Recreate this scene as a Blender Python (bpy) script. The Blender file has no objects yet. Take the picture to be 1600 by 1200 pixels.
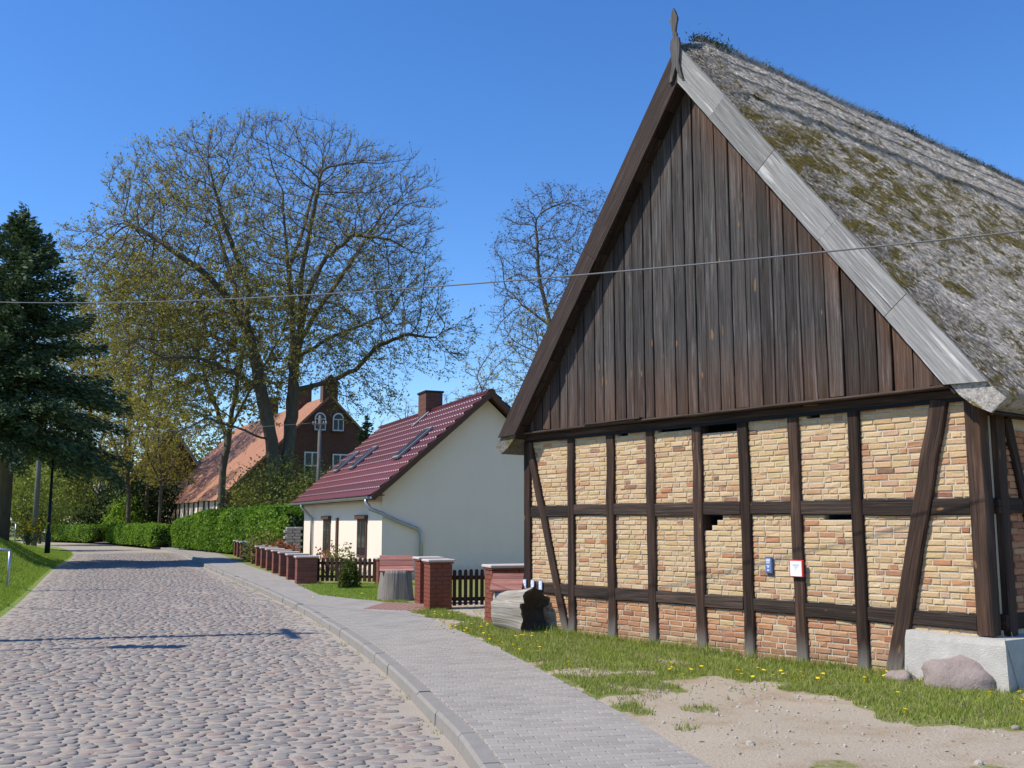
import bpy, math, random
import numpy as np
from mathutils import Vector, Matrix, noise as mnoise

R = math.radians
SC = bpy.context.scene
COL = SC.collection

# ------------------------------------------------------------------ camera, sky, sun, exposure
cam_d = bpy.data.cameras.new('camera')
cam = bpy.data.objects.new('camera', cam_d)
COL.objects.link(cam)
cam.location = (0, 0, 1.65)
cam.rotation_euler = (R(90 + 7.847), 0, 0)
cam_d.sensor_width = 36
cam_d.lens = 36 * 1560 / 1600
cam_d.clip_end = 3000
cam_d.clip_start = 0.05
SC.camera = cam

SUN_EL = 49.0
SUN_AZ = (-0.972, -0.235)          # horizontal direction towards the sun
world = bpy.data.worlds.new('World')
SC.world = world
world.use_nodes = True
wn = world.node_tree
wn.nodes.clear()
sky = wn.nodes.new('ShaderNodeTexSky')
sky.sky_type = 'NISHITA'
sky.sun_disc = False
sky.sun_elevation = R(SUN_EL)
sky.sun_rotation = math.atan2(SUN_AZ[0], SUN_AZ[1])
sky.altitude = 0
sky.air_density = 1.0
sky.dust_density = 0.0
sky.ozone_density = 6.0
bg = wn.nodes.new('ShaderNodeBackground')
bg.inputs['Strength'].default_value = 0.15
wo = wn.nodes.new('ShaderNodeOutputWorld')
hs = wn.nodes.new('ShaderNodeHueSaturation')
hs.inputs['Saturation'].default_value = 1.19
hs.inputs['Hue'].default_value = 0.507
wn.links.new(sky.outputs[0], hs.inputs['Color'])
wn.links.new(hs.outputs[0], bg.inputs[0])
wn.links.new(bg.outputs[0], wo.inputs[0])

sun_d = bpy.data.lights.new('sun', 'SUN')
sun_d.energy = 4.15
sun_d.angle = R(0.53)
sun_d.color = (1.0, 0.93, 0.81)
sun = bpy.data.objects.new('sun', sun_d)
COL.objects.link(sun)
_h = math.cos(R(SUN_EL)) / math.hypot(*SUN_AZ)
sun.rotation_euler = Vector((SUN_AZ[0] * _h, SUN_AZ[1] * _h, math.sin(R(SUN_EL)))).to_track_quat('Z', 'Y').to_euler()
sun.location = (-40, -5, 50)

SC.view_settings.view_transform = 'Standard'
SC.view_settings.look = 'None'
SC.view_settings.gamma = 1
SC.view_settings.exposure = 0.40
SC.cycles.max_bounces = 6
SC.cycles.diffuse_bounces = 3

# ------------------------------------------------------------------ helpers
rng = random.Random(7)
nrg = np.random.default_rng(11)


def tag(o, label=None, cat=None, group=None, kind=None):
    if label: o['label'] = label
    if cat: o['category'] = cat
    if group: o['group'] = group
    if kind: o['kind'] = kind
    return o


def thing(name, label, cat, loc=(0, 0, 0), rz=0, group=None):
    o = bpy.data.objects.new(name, None)
    o.empty_display_size = 0.2
    COL.objects.link(o)
    o.location = loc
    o.rotation_euler = (0, 0, rz)
    return tag(o, label, cat, group)


def link(name, me, parent=None, loc=None, rz=None, kind=None, scale=None):
    o = bpy.data.objects.new(name, me)
    COL.objects.link(o)
    if parent is not None: o.parent = parent
    if loc is not None: o.location = loc
    if rz is not None: o.rotation_euler = (0, 0, rz)
    if scale is not None: o.scale = scale
    if kind: o['kind'] = kind
    return o


class MB:
    """collects shapes; build() links them as one mesh object"""

    def __init__(self):
        self.v, self.f, self.r, self.g, self.w = [], [], [], [], []

    def add(self, verts, faces, rnd=0.5, gc=None, w=0.0):
        b = len(self.v)
        self.v.extend(tuple(p) for p in verts)
        self.f.extend(tuple(i + b for i in f) for f in faces)
        n = len(verts)
        self.r.extend([rnd] * n)
        self.g.extend(gc if gc is not None else [tuple(p) for p in verts])
        self.w.extend(w if isinstance(w, (list, tuple)) else [w] * n)
        return self

    def box(self, c, s, rz=0, rnd=0.5, M=None):
        hx, hy, hz = s[0] / 2, s[1] / 2, s[2] / 2
        pts = [Vector((sx * hx, sy * hy, sz * hz)) for sz in (-1, 1) for sy in (-1, 1) for sx in (-1, 1)]
        rot = Matrix.Rotation(rz, 3, 'Z') if M is None else M
        pts = [rot @ p + Vector(c) for p in pts]
        return self.add(pts, [(0, 2, 3, 1), (4, 5, 7, 6), (0, 1, 5, 4), (2, 6, 7, 3), (0, 4, 6, 2), (1, 3, 7, 5)], rnd)

    def bbox(self, c, s, rz=0, rnd=0.5, b=0.01):
        """box with chamfered edges"""
        hx, hy, hz = s[0] / 2, s[1] / 2, s[2] / 2
        b = min(b, hx * .8, hy * .8, hz * .8)
        rot = Matrix.Rotation(rz, 3, 'Z')
        rings = []
        for z, ins in ((-hz, b), (-hz + b, 0), (hz - b, 0), (hz, b)):
            x, y = hx - ins, hy - ins
            k = b * .7
            rings.append([(-x + k, -y, z), (x - k, -y, z), (x, -y + k, z), (x, y - k, z), (x - k, y, z), (-x + k, y, z), (-x, y - k, z), (-x, -y + k, z)])
        pts = [rot @ Vector(p) + Vector(c) for rg in rings for p in rg]
        fs = []
        for i in range(3):
            for j in range(8):
                k = (j + 1) % 8
                fs.append((i * 8 + j, i * 8 + k, i * 8 + 8 + k, i * 8 + 8 + j))
        fs.append(tuple(range(7, -1, -1)))
        fs.append(tuple(range(24, 32)))
        return self.add(pts, fs, rnd)

    def tube(self, pts, rad, n=6, rnd=0.5, cap=True):
        pts = [Vector(p) for p in pts]
        rads = rad if isinstance(rad, (list, tuple)) else [rad] * len(pts)
        vs, fs, gc = [], [], []
        ref = None
        L = 0
        for i, p in enumerate(pts):
            d = (pts[min(i + 1, len(pts) - 1)] - pts[max(i - 1, 0)])
            d.normalize()
            if ref is None:
                ref = Vector((0, 0, 1)) if abs(d.z) < .9 else Vector((1, 0, 0))
            x = d.cross(ref); x.normalize()
            y = x.cross(d)
            ref = y
            if i: L += (p - pts[i - 1]).length
            for k in range(n):
                a = 2 * math.pi * k / n
                o = x * math.cos(a) + y * math.sin(a)
                vs.append(p + o * rads[i])
                gc.append((L, a * rads[i], 0))
        m = len(pts)
        for i in range(m - 1):
            for k in range(n):
                q = (k + 1) % n
                fs.append((i * n + k, i * n + q, i * n + n + q, i * n + n + k))
        if cap:
            fs.append(tuple(range(n - 1, -1, -1)))
            fs.append(tuple((m - 1) * n + k for k in range(n)))
        return self.add(vs, fs, rnd, gc)

    def beam(self, p0, p1, w, d, up=(0, -1, 0), jit=0.004, rnd=None, seg=0.3, ch=0.012, wfun=None, off=None):
        """hewn timber from p0 to p1; w = width, d = depth along 'up' (front face at +up*d/2)"""
        p0, p1 = Vector(p0), Vector(p1)
        ax = p1 - p0
        L = ax.length
        ax.normalize()
        up = Vector(up)
        sd = ax.cross(up); sd.normalize()
        up = sd.cross(ax)
        n = max(2, int(L / seg) + 1)
        if rnd is None: rnd = rng.random()
        if off is None: off = rng.random() * 50
        vs, fs, gc, ww = [], [], [], []
        for i in range(n):
            t = i / (n - 1)
            c = p0 + ax * (L * t)
            jx, jy, jw = rng.uniform(-jit, jit), rng.uniform(-jit, jit), 1 + rng.uniform(-jit, jit) * 4
            hw, hd = w / 2 * jw, d / 2
            k = min(ch, hw * .5, hd * .5)
            for (a, b) in ((-hw + k, hd), (hw - k, hd), (hw, hd - k), (hw, -hd), (-hw, -hd), (-hw, hd - k)):
                vs.append(c + sd * (a + jx) + up * (b + (jy if b > 0 else 0)))
                gc.append((L * t + off, a + off * .37, b))
                ww.append(wfun(vs[-1]) if wfun else 0.0)
        for i in range(n - 1):
            for k in range(6):
                q = (k + 1) % 6
                fs.append((i * 6 + k, i * 6 + q, i * 6 + 6 + q, i * 6 + 6 + k))
        fs.append((5, 4, 3, 2, 1, 0))
        fs.append(tuple((n - 1) * 6 + k for k in range(6)))
        return self.add(vs, fs, rnd, gc, ww)

    def mesh(self, name, mat, smooth=False):
        me = bpy.data.meshes.new(name)
        me.from_pydata([tuple(p) for p in self.v], [], self.f)
        a = me.attributes.new('rnd', 'FLOAT', 'POINT'); a.data.foreach_set('value', np.array(self.r, np.float32))
        a = me.attributes.new('gc', 'FLOAT_VECTOR', 'POINT'); a.data.foreach_set('vector', np.array(self.g, np.float32).ravel())
        a = me.attributes.new('warm', 'FLOAT', 'POINT'); a.data.foreach_set('value', np.array(self.w, np.float32))
        for m in (mat if isinstance(mat, (list, tuple)) else [mat]): me.materials.append(m)
        if smooth: me.polygons.foreach_set('use_smooth', np.ones(len(me.polygons), bool))
        me.update()
        return me

    def build(self, name, mat, parent=None, smooth=False, kind=None, loc=None, rz=None):
        return link(name, self.mesh(name, mat, smooth), parent, loc, rz, kind)


def np_mesh(name, V, F, mat, rnd=None, smooth=False):
    """fast mesh from numpy arrays; F is (m,3) or (m,4)"""
    me = bpy.data.meshes.new(name)
    V = np.ascontiguousarray(V, np.float32); F = np.ascontiguousarray(F, np.int32)
    k = F.shape[1]
    me.vertices.add(len(V)); me.vertices.foreach_set('co', V.ravel())
    me.loops.add(F.size); me.loops.foreach_set('vertex_index', F.ravel())
    me.polygons.add(len(F))
    me.polygons.foreach_set('loop_start', np.arange(0, F.size, k, dtype=np.int32))
    me.polygons.foreach_set('loop_total', np.full(len(F), k, np.int32))
    if rnd is not None:
        a = me.attributes.new('rnd', 'FLOAT', 'POINT'); a.data.foreach_set('value', np.ascontiguousarray(rnd, np.float32))
    if smooth: me.polygons.foreach_set('use_smooth', np.ones(len(F), bool))
    me.materials.append(mat)
    me.update(calc_edges=True)
    me.validate()
    return me


# ------------------------------------------------------------------ materials
class NT:
    def __init__(self, name):
        self.m = bpy.data.materials.new(name)
        self.m.use_nodes = True
        self.t = self.m.node_tree
        self.b = self.t.nodes['Principled BSDF']
        self.o = self.t.nodes['Material Output']
        self.b.inputs['Specular IOR Level'].default_value = 0.25

    def n(self, typ, **kw):
        nd = self.t.nodes.new('ShaderNode' + typ)
        for k, v in kw.items(): setattr(nd, k, v)
        return nd

    def l(self, a, b):
        self.t.links.new(a, b); return a

    def obj(self): return self.n('TexCoord').outputs['Object']

    def attr(self, name, out='Fac'): return self.n('Attribute', attribute_name=name).outputs[out]

    def scale(self, vec, s):
        m = self.n('Mapping'); self.l(vec, m.inputs['Vector']); m.inputs['Scale'].default_value = s
        return m.outputs[0]

    def noise(self, vec, sc, detail=4, rough=.55, dist=0):
        k = self.n('TexNoise'); self.l(vec, k.inputs['Vector'])
        k.inputs['Scale'].default_value = sc; k.inputs['Detail'].default_value = detail
        k.inputs['Roughness'].default_value = rough; k.inputs['Distortion'].default_value = dist
        return k.outputs['Fac']

    def ramp(self, fac, stops, interp='LINEAR'):
        k = self.n('ValToRGB'); self.l(fac, k.inputs[0])
        e = k.color_ramp; e.interpolation = interp
        while len(e.elements) < len(stops): e.elements.new(.5)
        for el, (p, c) in zip(e.elements, stops):
            el.position = p
            el.color = (c, c, c, 1) if isinstance(c, (int, float)) else (*c, 1)
        return k.outputs[0]

    def mix(self, fac, a, b, blend='MIX'):
        k = self.n('Mix', data_type='RGBA', blend_type=blend)
        for sock, val in ((k.inputs[0], fac), (k.inputs[6], a), (k.inputs[7], b)):
            if hasattr(val, 'links') or isinstance(val, bpy.types.NodeSocket): self.l(val, sock)
            elif isinstance(val, (int, float)): sock.default_value = val if sock.type == 'VALUE' else (val, val, val, 1)
            else: sock.default_value = (*val, 1)
        return k.outputs[2]

    def math(self, op, a, b=0.0, clamp=False):
        k = self.n('Math', operation=op, use_clamp=clamp)
        for sock, val in ((k.inputs[0], a), (k.inputs[1], b)):
            if isinstance(val, bpy.types.NodeSocket): self.l(val, sock)
            else: sock.default_value = val
        return k.outputs[0]

    def bump(self, h, st=.5, dist=.01):
        k = self.n('Bump'); self.l(h, k.inputs['Height'])
        k.inputs['Strength'].default_value = st; k.inputs['Distance'].default_value = dist
        self.l(k.outputs[0], self.b.inputs['Normal'])

    def col(self, c):
        if isinstance(c, bpy.types.NodeSocket): self.l(c, self.b.inputs['Base Color'])
        else: self.b.inputs['Base Color'].default_value = (*c, 1)

    def rough(self, r):
        if isinstance(r, bpy.types.NodeSocket): self.l(r, self.b.inputs['Roughness'])
        else: self.b.inputs['Roughness'].default_value = r
        return self

    def translucent(self, color, f=.35):
        tr = self.n('BsdfTranslucent')
        if isinstance(color, bpy.types.NodeSocket): self.l(color, tr.inputs[0])
        else: tr.inputs[0].default_value = (*color, 1)
        mx = self.n('MixShader'); mx.inputs[0].default_value = f
        self.l(self.b.outputs[0], mx.inputs[1]); self.l(tr.outputs[0], mx.inputs[2])
        self.l(mx.outputs[0], self.o.inputs[0])


def plain(name, c, rough=.8, var=.25, sc=6, metal=0, bump=0):
    k = NT(name)
    nz = k.noise(k.obj(), sc, 5)
    k.col(k.mix(nz, tuple(x * (1 - var) for x in c), tuple(min(1, x * (1 + var)) for x in c)))
    k.rough(rough); k.b.inputs['Metallic'].default_value = metal
    if bump: k.bump(k.noise(k.obj(), sc * 8, 4), bump, .01)
    return k.m


def wood(name, dark, light, warm, warm_amt=.35, knots=True, rough=.85, foot=0):
    k = NT(name)
    g = k.attr('gc', 'Vector')
    st = k.noise(k.scale(g, (1.3, 42, 42)), 1, 7, .7)
    bl = k.noise(k.scale(g, (.8, 6, 6)), 1, 4, .6)
    c = k.ramp(st, [(.30, dark), (.52, tuple(d * .55 + l * .45 for d, l in zip(dark, light))), (.72, light)])
    wm = k.math('ADD', k.math('MULTIPLY', k.attr('warm'), .9), k.ramp(bl, [(.5, 0.0), (.8, warm_amt)]), True)
    c = k.mix(wm, c, k.mix(st, tuple(x * .35 for x in warm), warm))
    # silvered streaks where the surface has dried out
    sv = k.noise(k.scale(g, (.7, 13, 13)), 1, 5, .7)
    c = k.mix(k.ramp(sv, [(.56, 0.0), (.70, .55)]), c, tuple(min(1, x * 1.9) for x in light))
    r = k.attr('rnd')
    c = k.mix(1.0, c, k.ramp(r, [(0, .55), (1, 1.4)]), 'MULTIPLY')
    if knots:
        kn = k.noise(k.scale(g, (3.0, 13, 13)), 1, 1.5, .4)
        c = k.mix(k.ramp(kn, [(.735, 0.0), (.77, .75)]), c, (.28, .14, .05))
    cr = k.noise(k.scale(g, (.7, 60, 60)), 1, 3, .6)
    c = k.mix(k.ramp(cr, [(.32, .9), (.37, 0.0)]), c, tuple(x * .2 for x in dark))
    if foot:
        sx = k.n('SeparateXYZ'); k.l(k.obj(), sx.inputs[0])
        zz = k.math('ADD', sx.outputs[2], k.math('MULTIPLY', k.math('SUBTRACT', st, .5), .5))
        c = k.mix(k.ramp(zz, [(.04, .75), (.34, 0.0)]), c, k.mix(st, (.10, .09, .08), (.34, .31, .28)))
    k.col(c); k.rough(rough)
    k.bump(k.math('ADD', st, k.math('MULTIPLY', cr, .8)), .7, .014)
    return k.m


def brick_mat(name, stops):
    k = NT(name)
    r = k.attr('rnd')
    o = k.obj()
    nz = k.noise(o, 22, 6, .65)
    c = k.mix(1.0, k.ramp(r, stops), (1.0, .95, .88), 'MULTIPLY')
    c = k.mix(k.ramp(nz, [(.40, .0), (.80, .40)]), c, k.mix(k.noise(o, 9, 3), (.52, .40, .25), (.42, .24, .12)))
    c = k.mix(k.ramp(k.noise(o, 60, 4), [(.56, 0.0), (.72, .5)]), c, (.14, .09, .06))
    g = k.attr('gc', 'Vector')
    # lime smears left by old repairs
    sm = k.noise(g, 2.3, 6, .7, .6)
    c = k.mix(k.ramp(sm, [(.66, 0.0), (.80, .45)]), c, (.50, .42, .31))
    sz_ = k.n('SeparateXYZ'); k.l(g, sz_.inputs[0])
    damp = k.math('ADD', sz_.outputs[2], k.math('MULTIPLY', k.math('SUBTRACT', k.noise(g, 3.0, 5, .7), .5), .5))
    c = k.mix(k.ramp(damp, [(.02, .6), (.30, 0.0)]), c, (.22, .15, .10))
    k.col(c); k.rough(.9)
    k.bump(nz, .7, .012)
    return k.m


M = {}
M['timber'] = wood('dark_timber', (.010, .006, .0045), (.080, .047, .033), (.17, .078, .03), .35, foot=1)
M['rail'] = wood('greyed_timber', (.013, .009, .007), (.085, .058, .045), (.13, .062, .03), .3)
M['plank'] = wood('weathered_plank', (.009, .008, .0075), (.112, .100, .095), (.16, .064, .023), .20)
M['verge_dark'] = wood('dark_verge_board', (.022, .014, .012), (.075, .050, .042), (.08, .04, .025), .2, False)
M['verge_pale'] = wood('silver_verge_board', (.13, .125, .12), (.38, .365, .35), (.27, .24, .20), .25, False)
M['silver'] = wood('silver_grey_log', (.16, .14, .115), (.44, .40, .345), (.45, .37, .26), .3, False)
M['grey_wood'] = wood('grey_wood', (.05, .045, .042), (.17, .155, .145), (.12, .09, .07), .2, False)
M['picket'] = wood('brown_stained_wood', (.035, .018, .012), (.085, .045, .03), (.10, .05, .03), .2, False)
M['cover'] = wood('red_brown_boards', (.22, .09, .07), (.42, .19, .155), (.30, .17, .12), .3, False)
M['brown'] = plain('brown_paint', (.09, .045, .03), .6, .2)
M['char'] = plain('charred_wood', (.085, .058, .042), .95, .6, 14, 0, .8)
M['bark'] = NT('bark')  # furrowed
_k = M['bark']; _o = _k.obj()
_k.col(_k.mix(_k.noise(_k.scale(_o, (6, 6, 1.5)), 1, 5), (.045, .036, .027), (.16, .135, .10)))
_k.rough(.95); _k.bump(_k.noise(_k.scale(_o, (9, 9, 2)), 1, 5), .8, .05)
M['bark'] = _k.m
M['twig'] = plain('twig', (.085, .068, .054), .9, .4, 2)
M['twig_grey'] = plain('grey_twig', (.10, .085, .07), .9, .4, 2)
M['brick_y'] = brick_mat('yellow_brick', [(0, (.55, .42, .255)), (.2, (.51, .36, .21)), (.36, (.57, .45, .29)), (.5, (.50, .335, .20)), (.62, (.53, .42, .225)), (.74, (.46, .275, .155)), (.84, (.48, .335, .25)), (.93, (.37, .185, .11)), (1, (.19, .11, .075))])
M['brick_r'] = brick_mat('red_brick', [(0, (.47, .25, .135)), (.3, (.39, .17, .095)), (.55, (.49, .32, .19)), (.75, (.34, .14, .085)), (1, (.21, .09, .065))])
M['mortar'] = plain('lime_mortar', (.56, .48, .365), .95, .22, 12, 0, .5)
M['clinker'] = plain('red_clinker', (.21, .062, .036), .6, .25, 8, 0, .2)
M['joint'] = plain('grey_joint', (.12, .10, .09), .95, .2, 30)
M['cap'] = plain('pillar_cap', (.50, .44, .40), .8, .12, 9)
M['plinth'] = plain('whitewashed_plinth', (.46, .435, .39), .9, .28, 9, 0, .8)
M['granite_wall'] = plain('old_wall_stone', (.33, .31, .29), .95, .3, 9, 0, .5)
M['zinc'] = plain('zinc', (.40, .43, .46), .38, .12, 10, .75)
M['zinc_dark'] = plain('grey_flashing', (.27, .275, .28), .5, .15, 10, .4)
M['white'] = plain('white_paint', (.78, .78, .78), .5, .04)
M['glass'] = plain('dark_glass', (.03, .035, .04), .08, .3, 1)
M['wire'] = plain('cable', (.13, .13, .14), .5, .1)
M['steel'] = plain('galvanised_tube', (.42, .46, .50), .35, .1, 12, .6)
M['iron'] = plain('dark_iron', (.02, .022, .025), .6, .2)
M['concrete'] = plain('kerb_concrete', (.255, .238, .214), .9, .16, 7, 0, .35)


def pole_wood():
    return wood('grey_pole', (.08, .075, .07), (.20, .19, .18), (.15, .12, .09), .2, False)


M['pole'] = pole_wood()

k = NT('render_plaster')
o_ = k.obj()
k.col(k.mix(k.noise(o_, 1.2, 5), (.80, .67, .545), (.85, .72, .595)))
st_ = k.noise(k.scale(o_, (3.2, 3.2, .9)), 1, 6, .7)
sp_ = k.n('SeparateXYZ'); k.l(o_, sp_.inputs[0])
cc_ = k.mix(k.ramp(st_, [(.5, 0.0), (.85, .14)]), k.mix(k.noise(o_, 1.2, 5), (.78, .655, .53), (.86, .73, .605)), (.52, .45, .37))
foot_ = k.math('ADD', sp_.outputs[2], k.math('MULTIPLY', k.math('SUBTRACT', k.noise(o_, 4, 5), .5), .4))
k.col(k.mix(k.ramp(foot_, [(.05, .55), (.42, 0.0)]), cc_, (.42, .36, .29)))
k.rough(.95); k.bump(k.noise(o_, 120, 3), .35, .006); M['plaster'] = k.m

k = NT('red_glazed_tile')
r_ = k.attr('rnd')
k.col(k.mix(r_, (.085, .016, .017), (.13, .026, .027)))
k.rough(.36); k.b.inputs['Specular IOR Level'].default_value = .7
M['tile_red'] = k.m

k = NT('orange_clay_tile')
o_ = k.obj()
br = k.n('TexBrick'); k.l(k.scale(o_, (1, 1, 1)), br.inputs['Vector'])
c = k.mix(k.noise(o_, .8, 6, .7), (.33, .145, .085), (.47, .245, .155))
c = k.mix(k.ramp(k.noise(k.scale(o_, (9, 9, 9)), 1, 4), [(.42, 0.0), (.62, .75)]), c, (.19, .085, .055))
k.col(c); k.rough(.85); M['tile_orange'] = k.m
k.t.nodes.remove(br)

k = NT('old_brown_tile')
o_ = k.obj()
k.col(k.mix(k.noise(o_, 3, 6, .7), (.16, .085, .05), (.34, .21, .13))); k.rough(.9); M['tile_old'] = k.m

k = NT('house_brick')
o_ = k.obj()
bt = k.n('TexBrick'); k.l(k.scale(o_, (1, 1, 1)), bt.inputs['Vector'])
mp = k.n('Mapping'); k.l(o_, mp.inputs['Vector']); mp.inputs['Rotation'].default_value = (R(90), 0, 0)
k.l(mp.outputs[0], bt.inputs['Vector'])
bt.inputs['Color1'].default_value = (.15, .062, .043, 1); bt.inputs['Color2'].default_value = (.10, .042, .032, 1); bt.inputs['Mortar'].default_value = (.15, .10, .08, 1)
bt.inputs['Scale'].default_value = 1; bt.inputs['Brick Width'].default_value = .25; bt.inputs['Row Height'].default_value = .075; bt.inputs['Mortar Size'].default_value = .008
k.col(k.mix(k.noise(o_, .9, 5), bt.outputs[0], k.mix(.45, bt.outputs[0], (.09, .04, .03)))); k.rough(.9); M['house_brick'] = k.m

# thatch: grey weathered reed with moss following the courses
k = NT('old_thatch')
o_ = k.obj()
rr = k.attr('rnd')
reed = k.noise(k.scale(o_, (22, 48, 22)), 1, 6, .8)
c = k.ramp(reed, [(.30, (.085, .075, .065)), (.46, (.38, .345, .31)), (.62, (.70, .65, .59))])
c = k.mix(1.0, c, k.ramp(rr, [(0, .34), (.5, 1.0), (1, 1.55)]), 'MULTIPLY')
mv = k.scale(o_, (1.7, 1.15, 1.7))
ms = k.noise(mv, 1.7, 9, .78, .7)
sx = k.n('SeparateXYZ'); k.l(o_, sx.inputs[0])
zone = k.ramp(k.math('MULTIPLY', sx.outputs[2], .1), [(.28, .06), (.38, .02), (.48, .05), (.58, .09), (.69, .085), (.725, .0)])
mm = k.math('ADD', ms, zone)
mm = k.math('ADD', mm, k.math('MULTIPLY', k.math('SUBTRACT', k.noise(o_, 18, 3, .6), .5), .28))
mask = k.ramp(mm, [(.555, 0.0), (.61, .95)])
moss = k.mix(k.noise(o_, 30, 4), (.050, .044, .010), (.20, .155, .026))
c = k.mix(mask, c, moss)
dm = k.noise(mv, 2.6, 6, .7)
c = k.mix(k.ramp(dm, [(.57, 0.0), (.70, .6)]), c, (.11, .098, .075))
k.col(c); k.rough(.98)
k.bump(k.math('ADD', reed, k.math('MULTIPLY', mask, .4)), .45, .03)
M['thatch'] = k.m

# road, pavement, ground
k = NT('road_sand')
o_ = k.obj()
c = k.mix(k.noise(o_, 1.1, 6, .65), (.31, .268, .218), (.43, .372, .303))
c = k.mix(k.ramp(k.noise(o_, 45, 4), [(.5, 0.0), (.75, .6)]), c, (.27, .235, .20))
k.col(c); k.rough(.97); k.bump(k.noise(o_, 60, 5), .6, .015); M['sand_joint'] = k.m

k = NT('granite_cobble')
o_ = k.obj()
r_ = k.attr('rnd')
c = k.ramp(r_, [(0, (.215, .20, .18)), (.2, (.175, .165, .16)), (.4, (.25, .225, .195)), (.55, (.28, .205, .175)), (.68, (.195, .187, .182)), (.8, (.29, .255, .21)), (.92, (.27, .185, .15)), (1, (.14, .135, .138))])
c = k.mix(k.ramp(k.noise(o_, 55, 5, .7), [(.35, 0.0), (.8, .6)]), c, (.33, .295, .27))
c = k.mix(k.ramp(k.noise(o_, 1.7, 5, .6), [(.50, 0.0), (.80, .5)]), c, (.42, .37, .32))
k.col(c); k.rough(.85); k.bump(k.noise(o_, 90, 4), .5, .006); M['cobble'] = k.m

k = NT('grey_paver')
o_ = k.obj()
r_ = k.attr('rnd')
c = k.ramp(r_, [(0, (.265, .242, .212)), (.5, (.31, .282, .248)), (1, (.345, .315, .278))])
c = k.mix(k.ramp(k.noise(o_, .9, 5, .6), [(.35, 0.0), (.8, .5)]), c, (.40, .365, .315))
c = k.mix(k.ramp(k.noise(o_, 140, 3), [(.45, 0.0), (.8, .5)]), c, (.20, .19, .19))
k.col(c); k.rough(.9); k.bump(k.noise(o_, 150, 3), .4, .004); M['paver'] = k.m
M['pebble'] = plain('pale_pebble', (.40, .36, .31), .9, .3, 30)
M['red_paver'] = plain('red_paver', (.30, .17, .14), .9, .2, 9)
M['paver_joint'] = plain('paver_joint', (.30, .275, .245), .97, .2, 20)

k = NT('yard_soil')
o_ = k.obj()
gm = k.attr('rnd')
sand = k.mix(k.noise(o_, .7, 6, .62), (.375, .305, .22), (.55, .465, .355))
sand = k.mix(k.ramp(k.noise(o_, 34, 5, .7), [(.52, 0.0), (.72, .7)]), sand, (.26, .205, .15))
sand = k.mix(k.ramp(k.noise(o_, 70, 3, .6), [(.66, 0.0), (.71, .8)]), sand, (.68, .64, .58))
sand = k.mix(k.ramp(k.noise(o_, 1.3, 5, .65), [(.50, 0.0), (.66, .6)]), sand, (.34, .235, .135))
gr = k.mix(k.noise(o_, 5, 5, .7), (.12, .15, .03), (.28, .29, .09))
gr = k.mix(k.ramp(k.noise(o_, 2.2, 5), [(.55, 0.0), (.75, .6)]), gr, (.29, .25, .13))
edge = k.math('ADD', gm, k.math('MULTIPLY', k.math('SUBTRACT', k.noise(o_, 9, 5, .7), .5), .9))
k.col(k.mix(k.ramp(edge, [(.38, 0.0), (.62, 1.0)]), sand, gr)); k.rough(.98)
k.bump(k.noise(o_, 40, 6, .7), .8, .03); M['soil'] = k.m

k = NT('lawn_soil')
o_ = k.obj()
c = k.mix(k.noise(o_, 3, 6, .7), (.14, .215, .035), (.28, .345, .07))
c = k.mix(k.ramp(k.noise(o_, .8, 5, .6), [(.55, 0.0), (.75, .5)]), c, (.20, .20, .07))
k.col(c); k.rough(.98); k.bump(k.noise(o_, 20, 5), .8, .05); M['lawn'] = k.m
M['field'] = plain('far_ground', (.12, .13, .05), .98, .3, .2)


def leafmat(name, a, b, tr=.3, rough=.6):
    k = NT(name)
    c = k.mix(k.attr('rnd'), a, b)
    k.col(c); k.rough(rough); k.b.inputs['Specular IOR Level'].default_value = .2
    k.translucent(c, tr)
    return k.m


M['grass'] = leafmat('grass_blade', (.15, .22, .03), (.42, .45, .10), .35)
M['lawn_grass'] = leafmat('lawn_grass_blade', (.155, .26, .025), (.42, .52, .09), .4)
M['dry'] = leafmat('dry_stalk', (.30, .25, .14), (.45, .39, .24), .3)
M['litter'] = leafmat('dead_leaf', (.10, .06, .035), (.34, .25, .15), .1)
M['bud'] = leafmat('oak_bud', (.15, .13, .035), (.42, .37, .07), .42)
M['bud_y'] = leafmat('yellow_bud', (.19, .165, .03), (.46, .40, .06), .45)
M['bud_b'] = leafmat('brown_bud', (.06, .045, .035), (.13, .10, .07), .2)
M['willow'] = leafmat('willow_leaf', (.15, .19, .03), (.33, .37, .07), .4)
M['fresh'] = leafmat('fresh_leaf', (.12, .22, .02), (.30, .45, .05), .45)
M['hedge'] = leafmat('hedge_leaf', (.055, .14, .010), (.22, .36, .03), .35)
M['shrub'] = leafmat('shrub_leaf', (.09, .11, .02), (.26, .27, .06), .35)
M['redleaf'] = leafmat('red_leaf', (.17, .05, .03), (.36, .15, .07), .35)
M['spruce'] = leafmat('spruce_needle', (.026, .052, .024), (.13, .175, .07), .15)
M['thuja'] = leafmat('thuja_scale', (.04, .07, .010), (.16, .19, .03), .2)
M['ivy'] = leafmat('ivy_leaf', (.018, .035, .010), (.06, .09, .022), .15)
M['farleaf'] = leafmat('far_leaf', (.10, .13, .04), (.24, .26, .09), .35)
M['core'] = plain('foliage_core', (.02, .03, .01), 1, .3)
M['dandelion'] = plain('dandelion_yellow', (.80, .56, .01), .7, .1)

# ------------------------------------------------------------------ the street's curve
KP = np.array([(2.0, -4), (1.25, 0), (.46, 4), (-.20, 7.04), (-.64, 8.95), (-2.2, 14.41), (-5.3, 23.04), (-11.5, 38.3), (-20.4, 60.5), (-31.5, 79), (-52, 96), (-85, 106), (-130, 112)], float)


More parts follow.
